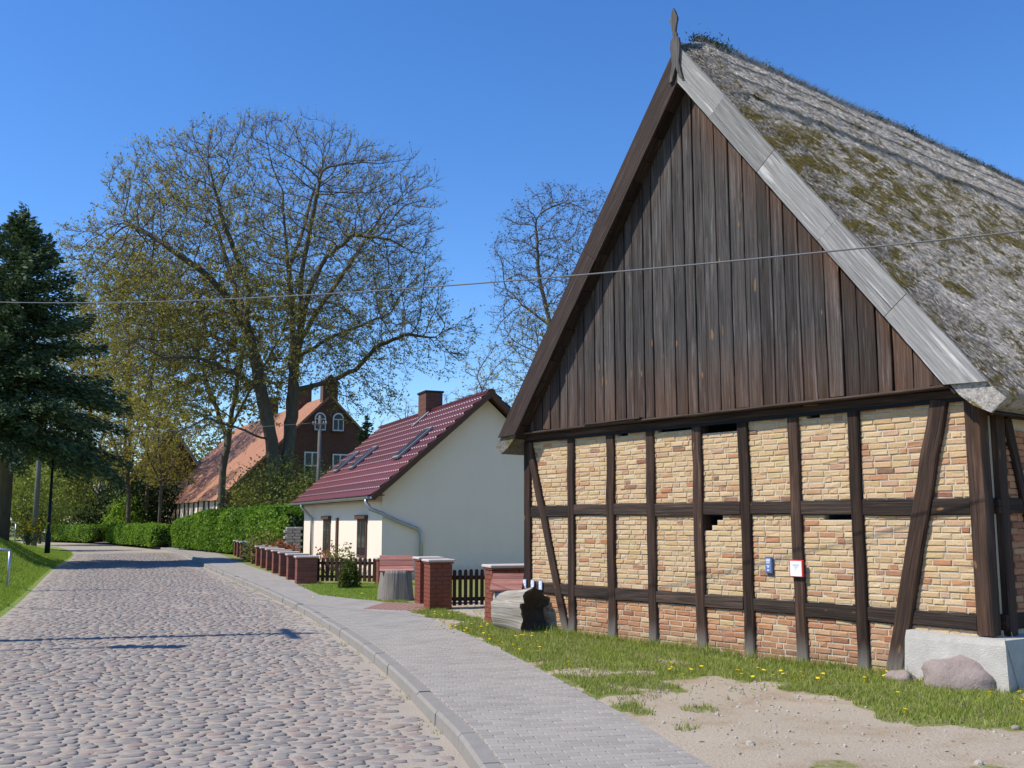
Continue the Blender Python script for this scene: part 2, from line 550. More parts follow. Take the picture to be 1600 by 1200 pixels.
def catmull(P, n=40):
    out = []
    Q = np.vstack([2 * P[0] - P[1], P, 2 * P[-1] - P[-2]])
    for i in range(1, len(Q) - 2):
        p0, p1, p2, p3 = Q[i - 1], Q[i], Q[i + 1], Q[i + 2]
        for t in np.linspace(0, 1, n, endpoint=False):
            out.append(.5 * (2 * p1 + (p2 - p0) * t + (2 * p0 - 5 * p1 + 4 * p2 - p3) * t * t + (3 * p1 - p0 - 3 * p2 + p3) * t ** 3))
    out.append(P[-1])
    return np.array(out)


KC = catmull(KP)
KS = np.concatenate([[0], np.cumsum(np.hypot(*np.diff(KC, axis=0).T))])
KT = np.gradient(KC, axis=0); KT /= np.hypot(KT[:, 0], KT[:, 1])[:, None]


def kerb(t, w):
    """point w metres to the right of the kerb line at arc length t (numpy ok)"""
    x = np.interp(t, KS, KC[:, 0]); y = np.interp(t, KS, KC[:, 1])
    tx = np.interp(t, KS, KT[:, 0]); ty = np.interp(t, KS, KT[:, 1])
    return x + ty * w, y - tx * w


def kdir(t):
    return float(np.interp(t, KS, KT[:, 0])), float(np.interp(t, KS, KT[:, 1]))


def t_at_Y(Y): return float(np.interp(Y, KC[:, 1], KS))


ROAD_Z = -.125
ROAD_W = 5.25


def walk_w(t):
    Y = np.interp(t, KS, KC[:, 1])
    return np.interp(Y, [0, 7, 12, 15.5, 20, 24, 27, 40, 60, 120], [1.5, 1.53, 1.62, 1.72, 1.75, 1.5, 1.32, 1.5, 1.7, 1.7])


def grid_mesh(name, T, W, zf, mat, af=None):
    """sheet in (t,w) space"""
    TT, WW = np.meshgrid(T, W, indexing='ij')
    X, Y = kerb(TT, WW)
    Z = zf(X, Y, TT, WW)
    V = np.stack([X, Y, Z], -1).reshape(-1, 3)
    a, b = len(T), len(W)
    I = np.arange(a * b).reshape(a, b)
    F = np.stack([I[:-1, :-1], I[:-1, 1:], I[1:, 1:], I[1:, :-1]], -1).reshape(-1, 4)
    rn = af(X, Y, TT, WW).ravel() if af else None
    return np_mesh(name, V, F, mat, rn, True)


# ------------------------------------------------------------------ ground, road, kerb, pavement
mb = MB(); mb.add([(-900, -300, -.45), (900, -300, -.45), (900, 1500, -.45), (-900, 1500, -.45)], [(0, 1, 2, 3)])
mb.build('ground', M['field'], kind='structure')

Tfar = np.concatenate([np.arange(0, 40, .5), np.arange(40, KS[-1], 2.0)])
road = link('road', grid_mesh('road', Tfar, np.linspace(-ROAD_W - .9, 0.02, 12), lambda X, Y, T, W: np.full_like(X, ROAD_Z), M['sand_joint']), kind='structure')


def stone_geom(cx, cy, a, b, ang, h, z0, n):
    vs = []
    ca, sa = math.cos(ang), math.sin(ang)
    ph = rng.random() * 6.28
    rad = [1 + rng.uniform(-.22, .12) for _ in range(n)]
    tx, ty = rng.uniform(-.1, .1) * h * 2, rng.uniform(-.1, .1) * h * 2
    for f, zz in ((1.0, -.012), (.90, h * .66), (.52, h)):
        for i in range(n):
            q = ph + 2 * math.pi * i / n
            # squarish superellipse
            c, s = math.cos(q), math.sin(q)
            m = (abs(c) ** 3 + abs(s) ** 3) ** (-1 / 3)
            x, y = a * c * m * rad[i] * f, b * s * m * rad[i] * f
            vs.append((cx + x * ca - y * sa, cy + x * sa + y * ca, z0 + zz + (tx * c + ty * s) * f * (zz > 0)))
    fs = []
    for r in range(2):
        for i in range(n):
            j = (i + 1) % n
            fs.append((r * n + i, r * n + j, r * n + n + j, r * n + n + i))
    fs.append(tuple(range(2 * n, 3 * n)))
    return vs, fs


cam_px = lambda x, y: abs(x) / max(y, .1) < .53
stones = []
t = t_at_Y(4.5)
t_end = t_at_Y(58)
while t < t_end:
    Yc = float(np.interp(t, KS, KC[:, 1]))
    rowh = rng.uniform(.085, .135) * (1 if Yc < 35 else 1.25)
    w = -.05 - rng.random() * .12
    while w > -ROAD_W:
        L = rng.uniform(.08, .215) * (1 if Yc < 35 else 1.2)
        wc = w - L / 2
        x, y = kerb(t + rng.uniform(-.04, .04), wc)
        edge = min(-wc, ROAD_W + wc)
        buried = 0
        if edge < .45: buried = rng.random() < .38
        elif mnoise.noise(Vector((x * .8, y * .8, 3))) > .48: buried = rng.random() < .5
        if not buried and y > 4.2:
            dx, dy = kdir(t)
            ang = math.atan2(dy, dx) - math.pi / 2 + rng.uniform(-.4, .4)
            h = rng.uniform(.004, .016) * (.55 if edge < .8 else 1)
            stones.append((float(x), float(y), L / 2 * rng.uniform(.95, 1.08), rowh / 2 * rng.uniform(.93, 1.08), ang, h))
        w -= L + rng.uniform(.0, .010)
    t += rowh
stones.sort(key=lambda s: math.hypot(s[0], s[1]))
nstuff = MB(); cnt = 0
for (x, y, a, b, ang, h) in stones:
    n = 9 if y < 14 else (7 if y < 30 else 5)
    vs, fs = stone_geom(x, y, a, b, ang, h, ROAD_Z, n)
    inview = y > 6.75 and abs(x) / y < .50
    if inview and cnt < 300:
        m1 = MB(); m1.add(vs, fs, rng.random()); m1.build('cobblestone', M['cobble'], road, True); cnt += 1
    else:
        nstuff.add(vs, fs, rng.random())
nstuff.build('cobblestones', M['cobble'], road, True, kind='stuff')

# pavement bed, pavers, kerbstones
T2 = np.concatenate([np.arange(0, 60, .4), np.arange(60, t_at_Y(95), 2.0)])
_tt, _f = T2, np.linspace(.06, 1, 6)
X, Y = kerb(np.repeat(_tt[:, None], 6, 1), walk_w(_tt)[:, None] * _f[None, :])
V = np.stack([X, Y, np.full_like(X, -.006)], -1).reshape(-1, 3)
I = np.arange(len(_tt) * 6).reshape(-1, 6)
pave = link('pavement', np_mesh('pavement', V, np.stack([I[:-1, :-1], I[:-1, 1:], I[1:, 1:], I[1:, :-1]], -1).reshape(-1, 4), M['paver_joint'], None, True), kind='structure')

pav = []
t = t_at_Y(4.5); row = 0
while t < t_at_Y(40):
    dep = .10 if t < t_at_Y(28) else .2
    w = .16 - (.1 if row % 2 else 0)
    wmax = float(walk_w(t))
    while w < wmax - .03:
        a0, a1 = max(w, .155), min(w + .2, wmax)
        if a1 - a0 > .03: pav.append((t, dep, a0, a1))
        w += .2
    t += dep; row += 1


def paver_geom(t, dep, a0, a1):
    g = .0035
    dz = rng.uniform(-.0015, .0015)
    q = []
    for ins, z in ((0, -.006), (0, .0 + dz), (.006, .004 + dz)):
        for (tt, ww) in ((t + g + ins, a0 + g + ins), (t + g + ins, a1 - g - ins), (t + dep - g - ins, a1 - g - ins), (t + dep - g - ins, a0 + g + ins)):
            x, y = kerb(tt, ww); q.append((float(x), float(y), z))
    return q, [(0, 1, 5, 4), (1, 2, 6, 5), (2, 3, 7, 6), (3, 0, 4, 7), (4, 5, 9, 8), (5, 6, 10, 9), (6, 7, 11, 10), (7, 4, 8, 11), (8, 9, 10, 11)]


pstuff = MB(); cnt = 0
for p in pav:
    vs, fs = paver_geom(*p)
    x, y = vs[0][0], vs[0][1]
    if y > 6.95 and abs(x) / y < .5 and cnt < 300:
        m1 = MB(); m1.add(vs, fs, rng.random()); m1.build('paver', M['paver'], pave); cnt += 1
    else:
        pstuff.add(vs, fs, rng.random())
pstuff.build('pavers', M['paver'], pave, kind='stuff')

t = t_at_Y(4.2)
while t < t_at_Y(70):
    L = 1.0 if t > 14 else rng.choice((.5, 1.0, 1.0))
    m1 = MB()
    nseg = 4
    dz = rng.uniform(-.006, .006); dw = rng.uniform(-.006, .006)
    vs, fs = [], []
    for i in range(nseg + 1):
        tt = t + .006 + (L - .012) * i / nseg
        for (w, z) in ((.0, ROAD_Z - .03), (.004, -.022), (.026, .006), (.138, .006), (.145, -.01), (.145, ROAD_Z - .03)):
            x, y = kerb(tt, w + dw); vs.append((float(x), float(y), z + dz))
    for i in range(nseg):
        for j in range(5):
            fs.append((i * 6 + j, i * 6 + j + 1, i * 6 + 7 + j, i * 6 + 6 + j))
    fs.append(tuple(range(6))); fs.append(tuple(nseg * 6 + j for j in range(5, -1, -1)))
    m1.add(vs, fs, rng.random())
    m1.build('kerbstone', M['concrete'], pave)
    t += L


# yard (right of the pavement) -------------------------------------------------
def inpoly(x, y, P):
    c = False; j = len(P) - 1
    for i in range(len(P)):
        if (P[i][1] > y) != (P[j][1] > y) and x < (P[j][0] - P[i][0]) * (y - P[i][1]) / (P[j][1] - P[i][1]) + P[i][0]: c = not c
        j = i
    return c


G1 = [(-1.46, 16.12), (-.42, 16.93), (.96, 15.6), (2.45, 13.1), (4.2, 11.3), (5.6, 10.51), (9, 9), (5.2, 7.9), (4.1, 8.25), (3.64, 8.42), (3.01, 8.69), (3.27, 9.6), (2.7, 10.55), (2.05, 11.2), (1.73, 10.72), (1.4, 9.6), (1.13, 8.9), (.91, 9.18), (.52, 10.51), (.0, 12.43), (-.56, 14.8)]
G2 = [(-1.97, 19.66), (-1.19, 19.3), (-.5, 17.1), (-1.05, 17.3), (-1.8, 18.57)]
LAWN = [(-5.64, 26.72), (-3.5, 26.9), (-2.05, 20.6), (-3.28, 21.73), (-4.35, 23.04)]


def gmask(x, y):
    jx = mnoise.noise(Vector((x * 2.1, y * 2.1, 0))) * .28
    jy = mnoise.noise(Vector((x * 2.1, y * 2.1, 9))) * .28
    X_, Y_ = x + jx, y + jy
    if inpoly(X_, Y_, G1):
        v = 1.0
        if X_ < 2.0 and Y_ < 12.3:
            v = .9 if mnoise.noise(Vector((x * 1.8, y * 1.8, 4))) > -.30 + (12.3 - Y_) * .09 else .25
        return v
    if inpoly(X_, Y_, G2) or inpoly(X_, Y_, LAWN): return 1.0
    if Y_ > 21.5: return 1.0
    if X_ > -.3 and Y_ > 15.8 + .2: return .8
    if mnoise.noise(Vector((x * 1.5, y * 1.5, 7))) > .46 and Y_ < 13 and X_ > 1.2: return .55
    return .12 if Y_ > 9.5 else .05


def off_pave(x, y, mrg=.03):
    t_ = float(np.interp(y, KC[:, 1], KS))
    return x > float(np.interp(y, KC[:, 1], KC[:, 0])) + float(walk_w(t_)) * 1.055 + mrg


def yard_z(x, y):
    return -.004 + .018 * mnoise.noise(Vector((x * .6, y * .6, 2))) * min(1, 1.0) + .006 * mnoise.noise(Vector((x * 3, y * 3, 5)))


Ty = np.concatenate([np.arange(t_at_Y(2), t_at_Y(30), .16), np.arange(t_at_Y(30), t_at_Y(98), 1.5)])
Wy = np.concatenate([np.arange(0, 7.5, .16), np.array([8, 9, 10.5, 13, 17, 24, 40, 80, 160.])])
TT, WW = np.meshgrid(Ty, Wy, indexing='ij')
X, Y = kerb(TT, WW + walk_w(TT))
fx, fy = X.ravel(), Y.ravel()
Z = np.array([yard_z(a, b) for a, b in zip(fx, fy)])
edge0 = (WW.ravel() < .01); Z[edge0] = -.004
A = np.array([gmask(a, b) for a, b in zip(fx, fy)])
I = np.arange(X.size).reshape(X.shape)
yard = link('yard_ground', np_mesh('yard_ground', np.stack([fx, fy, Z], -1), np.stack([I[:-1, :-1], I[:-1, 1:], I[1:, 1:], I[1:, :-1]], -1).reshape(-1, 4), M['soil'], A, True), kind='structure')

# loose pebbles on the sandy yard
pb = MB()
for _ in range(520):
    x, y = rng.uniform(.3, 5.2), rng.uniform(6.6, 12)
    if gmask(x, y) > .3 or abs(x) / y > .53: continue
    xk = np.interp(y, KC[:, 1], KC[:, 0]) + 1.75
    if x < xk: continue
    s = rng.uniform(.006, .02) if rng.random() < .94 else rng.uniform(.02, .035)
    vs, fs = stone_geom(x, y, s, s * .8, rng.random() * 6, s * .9, yard_z(x, y), 6)
    pb.add(vs, fs, rng.random())
pb.build('pebbles', M['pebble'], kind='stuff')


N = 420
P = np.stack([nrg.uniform(.4, 5.4, N), nrg.uniform(7, 12.5, N)], -1)
P = np.array([p for p in P if off_pave(p[0], p[1], .05) and abs(p[0]) / p[1] < .53 and not (((p[0] - 2.52) * .7818 + (p[1] - 13.14) * .6235) > -.05)])
a_ = nrg.random(len(P)) * 6.28; L_ = nrg.uniform(.008, .028, len(P))
c_ = np.array([(p[0], p[1], yard_z(p[0], p[1]) + .004) for p in P])
d_ = np.stack([np.cos(a_) * L_, np.sin(a_) * L_, nrg.uniform(-.004, .006, len(P))], -1); e_ = np.stack([-np.sin(a_) * L_ * .35, np.cos(a_) * L_ * .35, np.zeros(len(P)) + .003], -1)
tag(link('leaf_litter', np_mesh('leaf_litter', np.stack([c_ - d_, c_ + e_, c_ + d_, c_ - e_], 1).reshape(-1, 3), np.arange(4 * len(P)).reshape(-1, 4), M['litter'], np.repeat(nrg.random(len(P)), 4)), None, kind='stuff'), 'dead leaves and chips scattered over the sandy yard')

# bank on the left ---------------------------------------------------------------
def bank_h(Y): return np.interp(Y, [0, 15, 32, 42, 52, 62, 90], [1.55, 1.55, 1.6, 1.1, .5, .2, .15])


def bank_z(X, Y, T, W):
    d = np.clip((-W - ROAD_W - .25) / 2.9, 0, 1)
    s = d * d * (3 - 2 * d)
    far = np.clip((-W - ROAD_W - 3) / 20, 0, 1)
    return ROAD_Z - .012 + .028 * np.clip((-W - ROAD_W - .1) / .1, 0, 1) + s * (bank_h(Y) + .1) + far * .5


Wb = -ROAD_W - np.concatenate([[.1, .2], np.arange(.3, 4.2, .2), np.array([4.8, 6, 8, 11, 16, 24, 36, 50])])
bank = link('grass_bank', grid_mesh('grass_bank', np.arange(0, t_at_Y(90), .8), Wb, bank_z, M['lawn']), kind='structure')


def blades(name, P, hmin, hmax, wid, mat, lean=.5, per=3):
    """grass: per blades (one triangle each) at every point of P (n,3)"""
    P = np.repeat(np.asarray(P, float), per, 0)
    n = len(P)
    P[:, :2] += nrg.normal(0, .012, (n, 2))
    a = nrg.random(n) * 2 * np.pi
    h = nrg.uniform(hmin, hmax, n)
    d = np.stack([np.cos(a), np.sin(a), np.zeros(n)], -1)
    b = nrg.random(n) * 2 * np.pi
    tip = P + np.stack([np.cos(b) * h * lean * nrg.random(n), np.sin(b) * h * lean * nrg.random(n), h], -1)
    V = np.stack([P - d * wid, P + d * wid, tip], 1).reshape(-1, 3)
    F = np.arange(3 * n).reshape(-1, 3)
    return np_mesh(name, V, F, mat, np.repeat(nrg.random(n), 3))


pts = []
while len(pts) < 26000:
    x, y = rng.uniform(-2.2, 6.5), rng.uniform(8, 20)
    if abs(x) / y > .56: continue
    if gmask(x, y) > rng.uniform(.02, 1.0) ** .7 and mnoise.noise(Vector((x * 3.3, y * 3.3, 1))) > rng.uniform(-.9, .15):
        # keep out from inside the barn
        u = (x - 2.52) * .6235 - (y - 13.14) * .7818
        v = (x - 2.52) * .7818 + (y - 13.14) * .6235
        if v > .02 and -3.9 < u < 4.2: continue
        if not off_pave(x, y, rng.uniform(-.04, .06)): continue
        pts.append((x, y, yard_z(x, y) - .004))
link('grass', blades('grass', pts, .02, .07, .0045, M['grass'], .9), kind='stuff')['label'] = 'short grass growing in front of the barn wall'
# taller tufts against the barn foot
pts = []
for _ in range(1700):
    u = rng.uniform(-3.5, 4.4); v = -abs(rng.gauss(0, .10)) - .05
    if rng.random() > .5 + .5 * mnoise.noise(Vector((u * 2, 0, 3))): continue
    x, y = 2.52 + u * .6235 + v * .7818, 13.14 - u * .7818 + v * .6235
    pts.append((x, y, yard_z(x, y) - .004))
link('tall_grass', blades('tall_grass', pts, .05, .16, .005, M['grass'], .8), kind='stuff')['label'] = 'taller grass tufts along the foot of the barn'
pts = []
while len(pts) < 9000:
    x, y = rng.uniform(-5.8, -1.9), rng.uniform(20.3, 27)
    if inpoly(x, y, LAWN): pts.append((x, y, yard_z(x, y) - .004))
link('lawn_grass', blades('lawn_grass', pts, .025, .07, .006, M['lawn_grass'], .7), kind='stuff')['label'] = 'small green lawn beside the picket fence'
# bank grass
tt = nrg.uniform(t_at_Y(13), t_at_Y(60), 52000); ww = -ROAD_W - .28 - nrg.random(52000) ** 1.3 * 5.0
X, Y = kerb(tt, ww)
ok = (np.abs(X) / Y < .56)
X, Y, tt, ww = X[ok], Y[ok], tt[ok], ww[ok]
link('bank_grass', blades('bank_grass', np.stack([X, Y, bank_z(X, Y, tt, ww) - .01], -1), .03, .11, .011, M['lawn_grass'], .7), kind='stuff')['label'] = 'mown green grass on the left roadside bank'
pts = []
while len(pts) < 2600:
    x, y = rng.uniform(-2.2, 6.0), rng.uniform(8, 19)
    if abs(x) / y < .55 and gmask(x, y) > .2 and off_pave(x, y) and mnoise.noise(Vector((x * 2, y * 2, 6))) > -.1 and ((x - 2.52) * .7818 + (y - 13.14) * .6235) < -.03: pts.append((x, y, yard_z(x, y) - .003))
link('dry_grass', blades('dry_grass', pts, .015, .06, .004, M['dry'], 1.6), kind='stuff')['label'] = 'dead straw-coloured blades among the yard grass'
# weeds in the kerb gutter
pts = []
for _ in range(420):
    t = rng.uniform(t_at_Y(6.5), t_at_Y(30)); w = -abs(rng.gauss(0, .10)) - .004
    if mnoise.noise(Vector((t * 1.1, 0, 0))) < .05: continue
    x, y = kerb(t, w); pts.append((float(x), float(y), ROAD_Z))
link('gutter_weeds', blades('gutter_weeds', pts, .01, .045, .004, M['grass'], 1.2), kind='stuff')['label'] = 'sparse weeds along the kerb gutter'

# dandelions: every flower its own object
dm = MB()
dm.tube([(0, 0, 0), (.002, 0, .05)], .0025, 4)
n = 10
vs = [(0, 0, .062)] + [(.021 * math.cos(i * 6.283 / n), .021 * math.sin(i * 6.283 / n), .056) for i in range(n)] + [(.009 * math.cos(i * 6.283 / n), .009 * math.sin(i * 6.283 / n), .046) for i in range(n)]
dm.add(vs, [(0, 1 + i, 1 + (i + 1) % n) for i in range(n)] + [(1 + i, 11 + i, 11 + (i + 1) % n, 1 + (i + 1) % n) for i in range(n)])
dmesh = dm.mesh('dandelion', [M['dandelion']])
spots = []
for cx, cy, sx, sy, m in ((-.75, 15.6, .35, .4, 20), (.15, 14.6, .3, .5, 15), (.2, 12.9, .3, .5, 6), (-1.0, 17.9, .35, .35, 9), (2.9, 10.95, .5, .35, 24), (3.9, 9.9, .5, .5, 9), (1.7, 11.6, .3, .25, 5), (-3.7, 23.5, .6, 1.2, 10)):
    for _ in range(m): spots.append((rng.gauss(cx, sx), rng.gauss(cy, sy)))
i = 0
for x, y in spots:
    if gmask(x, y) < .4: continue
    u = (x - 2.52) * .6235 - (y - 13.14) * .7818
    v = (x - 2.52) * .7818 + (y - 13.14) * .6235
    if v > -.08 and u > -4.2: continue
    o = link('dandelion', dmesh, None, (x, y, yard_z(x, y)), rng.random() * 6, scale=(1, 1, rng.uniform(.7, 1.2)))
    o.rotation_euler = (rng.uniform(-.3, .3), rng.uniform(-.3, .3), rng.random() * 6)
    lawn = y > 20
    gate = 16.9 < y <= 20
    tag(o, 'yellow dandelion in the small lawn by the picket fence' if lawn else ('yellow dandelion in the grass before the picket gate' if gate else ('yellow dandelion blooming in the short grass near the log' if y > 12.3 else 'yellow dandelion in the grass at the foot of the barn wall')), 'flower',
        'dandelions on the lawn' if lawn else ('dandelions by the gate' if gate else ('dandelions near the log' if y > 12.3 else 'dandelions by the barn wall')))

# ------------------------------------------------------------------ the thatched barn
BARN = thing('thatched_barn', 'old half-timbered brick barn with thatched roof and dark plank gable', 'barn', (2.52, 13.14, 0), R(-51.42))
PX = [-2.60, -1.74, -.95, -.10, .66, 1.42, 2.24]
XL, XR = -3.71, 3.71
Z_LOW, Z_MID, Z_TOP = .635, 1.815, 2.93
FR = -.032      # front of the timber
LEN = 13.0

m = MB(); m.beam((-3.63, .06, -.05), (-3.63, .06, 2.94), .16, .18); m.build('timber_post', M['timber'], BARN)
for x in PX:
    lean = rng.uniform(-.02, .02)
    m = MB(); m.beam((x + lean, .055, -.06), (x, .055, 2.94), rng.uniform(.132, .158), .175, jit=.008)
    m.build('timber_post', M['timber'], BARN)
m = MB(); m.beam((3.625, .055, .51), (3.625, .055, 2.94), .165, .175, jit=.004); m.build('timber_post', M['timber'], BARN)
m = MB(); m.beam((-3.60, .035, 2.92), (-2.70, .035, -.04), .135, .15, jit=.006); m.build('brace', M['timber'], BARN)
m = MB(); m.beam((3.28, .03, 2.93), (2.585, .03, -.05), .19, .16, jit=.006); m.build('brace', M['timber'], BARN)
xs = [-3.63] + PX + [3.625]
for z, hh in ((Z_LOW, .165), (Z_MID, .17)):
    for i in range(len(xs) - 1):
        m = MB()
        dz = rng.uniform(-.012, .012)
        m.beam((xs[i] + .07, .062, z + dz), (xs[i + 1] - (.07 if i < 7 else .085), .062, z + dz + rng.uniform(-.01, .01)), hh * rng.uniform(.93, 1.05), .17, jit=.006)
        m.build('timber_rail', M['rail'], BARN)
m = MB(); m.beam((-3.85, .03, 2.982), (3.75, .03, 2.982), .095, .20, jit=.004); m.build('top_plate', M['timber'], BARN)
m = MB(); m.beam((-3.98, -.10, 3.035), (-.2, -.10, 3.045), .03, .17, up=(0, -1, 0), rnd=.9); m.build('ledge_board', M['rail'], BARN)
m = MB(); m.beam((-.19, -.105, 3.038), (3.84, -.105, 3.05), .03, .18, up=(0, -1, 0), rnd=1.0); m.build('ledge_board', M['rail'], BARN)
m = MB(); m.beam((-2.1, -.17, 3.066), (-.95, -.18, 3.072), .022, .07, rnd=.8); m.build('ledge_board', M['rail'], BARN)


def brick_geom(L, H, D, c, wallx=False):
    """chamfered uneven brick: front at y=c.y; returns verts relative to c"""
    j = lambda s: rng.uniform(-s, s)
    fy = j(.0035)
    vs = []
    for y, ins in ((D, 0), (.007, 0), (0, .008)):
        for sx, sz in ((-1, -1), (1, -1), (1, 1), (-1, 1)):
            vs.append((sx * (L / 2 - ins) + j(.004), y + fy + (j(.004) if y < .01 else 0), sz * (H / 2 - ins) + j(.0035)))
    if rng.random() < .16:  # chipped corner
        i = rng.randrange(4)
        x, y, z = vs[8 + i]
        vs[8 + i] = (x * .93, y + .007, z * .8)
    fs = [(0, 1, 5, 4), (1, 2, 6, 5), (2, 3, 7, 6), (3, 0, 4, 7), (4, 5, 9, 8), (5, 6, 10, 9), (6, 7, 11, 10), (7, 4, 8, 11), (8, 9, 10, 11)]
    return vs, fs


PITCH = .0695
HOLES = [(-1.62, -1.40, 2.84, 2.97), (-.83, -.18, 2.85, 2.97), (-.03, .58, 2.80, 2.97), (1.60, 1.78, 2.85, 2.97),
         (-.03, .28, 1.65, 1.74), (-.03, .19, 1.57, 1.66), (-.03, .10, 1.50, 1.58), (1.78, 2.16, 1.66, 1.74)]
panels = []
for i in range(len(xs) - 1):
    x0, x1 = xs[i] + .06, xs[i + 1] - .06
    panels.append((x0, x1, .0, Z_LOW - .08)); panels.append((x0, x1, Z_LOW + .08, Z_MID - .08)); panels.append((x0, x1, Z_MID + .08, 2.935))
allb = []      # (x, z, L, H, zone)
mort = MB()
for (x0, x1, z0, z1) in panels:
    n = max(1, round((z1 - z0) / PITCH)); ph = (z1 - z0) / n
    ptone = rng.uniform(-.16, .16); pred = rng.choice((0, 0, .0, .06, .14))
    for r in range(n):
        zc = z0 + (r + .5) * ph
        spans = [(x0, x1)]
        if zc < .52 and x1 > 3.2: spans = [(x0, 2.90)]
        for (a, b, c, d) in HOLES:
            if c < zc < d:
                ns = []
                for (s, e) in spans:
                    if b <= s or a >= e: ns.append((s, e)); continue
                    if a - s > .04: ns.append((s, a))
                    if e - b > .04: ns.append((b, e))
                spans = ns
        for (s, e) in spans:
            mort.box(((s + e) / 2, .068, zc), (e - s, .10, ph + .004))
            x = s - (rng.choice((0, .11, .055, .165)) if s == x0 else 0)
            while x < e - .02:
                Lb = rng.choice((.222, .222, .222, .222, .112)) + rng.uniform(-.012, .012)
                a, b = max(x, s), min(x + Lb, e)
                if b - a > .045: allb.append(((a + b) / 2, zc + rng.uniform(-.0015, .0015), b - a - rng.uniform(.009, .013), ph - rng.uniform(.0095, .0125), zc, ptone, pred))
                x += Lb
mort.build('mortar', M['mortar'], BARN)
allb.sort(key=lambda b: -b[0])
keep = set(range(300))
bs = {'y': MB(), 'r': MB()}
for i, (x, z, L, H, zc, ptone, pred) in enumerate(allb):
    red = rng.random() < (.86 if zc < .56 and x < 2.9 else (.10 if x > 2 else .03) + pred)
    rn = rng.random()
    rn = rn if rng.random() < .36 else rn * .62
    rn = min(1, max(0, rn + ptone * (rn < .8)))
    vs, fs = brick_geom(L, H, .09, None)
    gc = [(x + p[0], 0 if red else .3, z + p[2]) for p in vs]
    if i in keep:
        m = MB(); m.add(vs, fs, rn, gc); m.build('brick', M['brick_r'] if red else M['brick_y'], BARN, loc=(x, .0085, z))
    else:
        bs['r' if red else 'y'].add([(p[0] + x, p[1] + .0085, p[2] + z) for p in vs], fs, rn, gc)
# the rest of the bricks: one part, two colours
me = MB()
me.v, me.f, me.r, me.g, me.w = bs['y'].v[:], bs['y'].f[:], bs['y'].r[:], bs['y'].g[:], bs['y'].w[:]
ny = len(me.f)
me.add(bs['r'].v, bs['r'].f, .5, bs['r'].g); me.r[len(bs['y'].v):] = bs['r'].r
mesh = me.mesh('bricks', [M['brick_y'], M['brick_r']])
mesh.polygons.foreach_set('material_index', np.array([0] * ny + [1] * (len(me.f) - ny), np.int32))
link('bricks', mesh, BARN, kind='stuff')

# right-hand long wall
RW = []
for y, top in ((.35, 2.75), (2.1, 2.75), (3.6, 2.75), (5.2, 2.75)):
    m = MB(); m.beam((3.665, y, .5), (3.665, y, top), .17, .16, up=(1, 0, 0)); m.build('timber_post', M['timber'], BARN)
m = MB(); m.beam((3.672, .52, 2.75), (3.672, 1.25, .52), .14, .15, up=(1, 0, 0)); m.build('brace', M['timber'], BARN)
for z in (Z_LOW, Z_MID):
    m = MB(); m.beam((3.662, .2, z), (3.662, 12.6, z), .16, .15, up=(1, 0, 0)); m.build('timber_rail', M['timber'], BARN)
m = MB(); m.beam((3.66, .16, 2.85), (3.66, 12.6, 2.85), .2, .2, up=(1, 0, 0)); m.build('top_plate', M['timber'], BARN)
m = MB(); m.box((3.62, 6.365, 1.6), (.10, 12.47, 2.5)); m.build('side_wall', M['mortar'], BARN)
sb = MB()
for r in range(30):
    z = .54 + r * PITCH + PITCH / 2
    y = .43 + (.12 if r % 2 else 0)
    while y < 6.2:
        vs, fs = brick_geom(.238, .064, .05, None)
        sb.add([(3.705 - p[1], y + .12 + p[0], z + p[2]) for p in vs], fs, rng.random(), [(y + p[0], 0, z + p[2]) for p in vs])
        y += .25
sb.build('side_bricks', M['brick_r'], BARN, kind='stuff')
m = MB(); m.box((0, 12.7, 1.5), (7.3, .2, 3.2)); m.box((-3.62, 6.4, 1.45), (.15, 12.5, 2.9)); m.build('rear_wall', M['mortar'], BARN)
m = MB(); m.box((0, 12.6, 5.0), (3.0, .1, 3.8)); m.build('rear_gable', M['plank'], BARN)

# plinth
m = MB()
vs = []
P = [(2.82, -.15), (3.30, -.17), (3.90, -.19), (3.92, .3), (3.92, 12.6), (2.82, 12.6)]
for z, sc in ((-.05, .02), (.44, 0), (.50, -.012)):
    for x, y in P: vs.append((x + (sc if x > 3.5 else -sc), y - (sc if y < 0 else 0), z + (rng.uniform(-.015, .015) if z > .2 else 0)))
fs = [(r * 6 + i, r * 6 + (i + 1) % 6, r * 6 + 6 + (i + 1) % 6, r * 6 + 6 + i) for r in range(2) for i in range(6)] + [tuple(range(12, 18))]
m.add(vs, fs); m.build('plinth', M['plinth'], BARN)

# gable planks
RID_Z, EAVE_X, EAVE_Z = 8.20, 4.13, 2.86
SL = Vector((EAVE_X, 0, EAVE_Z - RID_Z)); SLEN = SL.length
sd = SL.normalized(); sn = Vector((-sd.z, 0, sd.x))      # down-slope, outward normal (right side)
TH = .34


def under(x): return RID_Z - TH / sd.x - abs(x) * (-sd.z / sd.x)


def warmf(p):
    edge = under(p.x) - p.z
    a = max(0, 1 - edge / .9) * (.8 if p.x > 0 else .4)
    b = max(0, 1 - (p.z - 3.0) / 1.0) * .62
    c = .2 if p.x > 2.0 else 0
    return min(1, max(a, b, c) * (0.75 + .5 * mnoise.noise(Vector((p.x * 3, 0, p.z * .7)))))


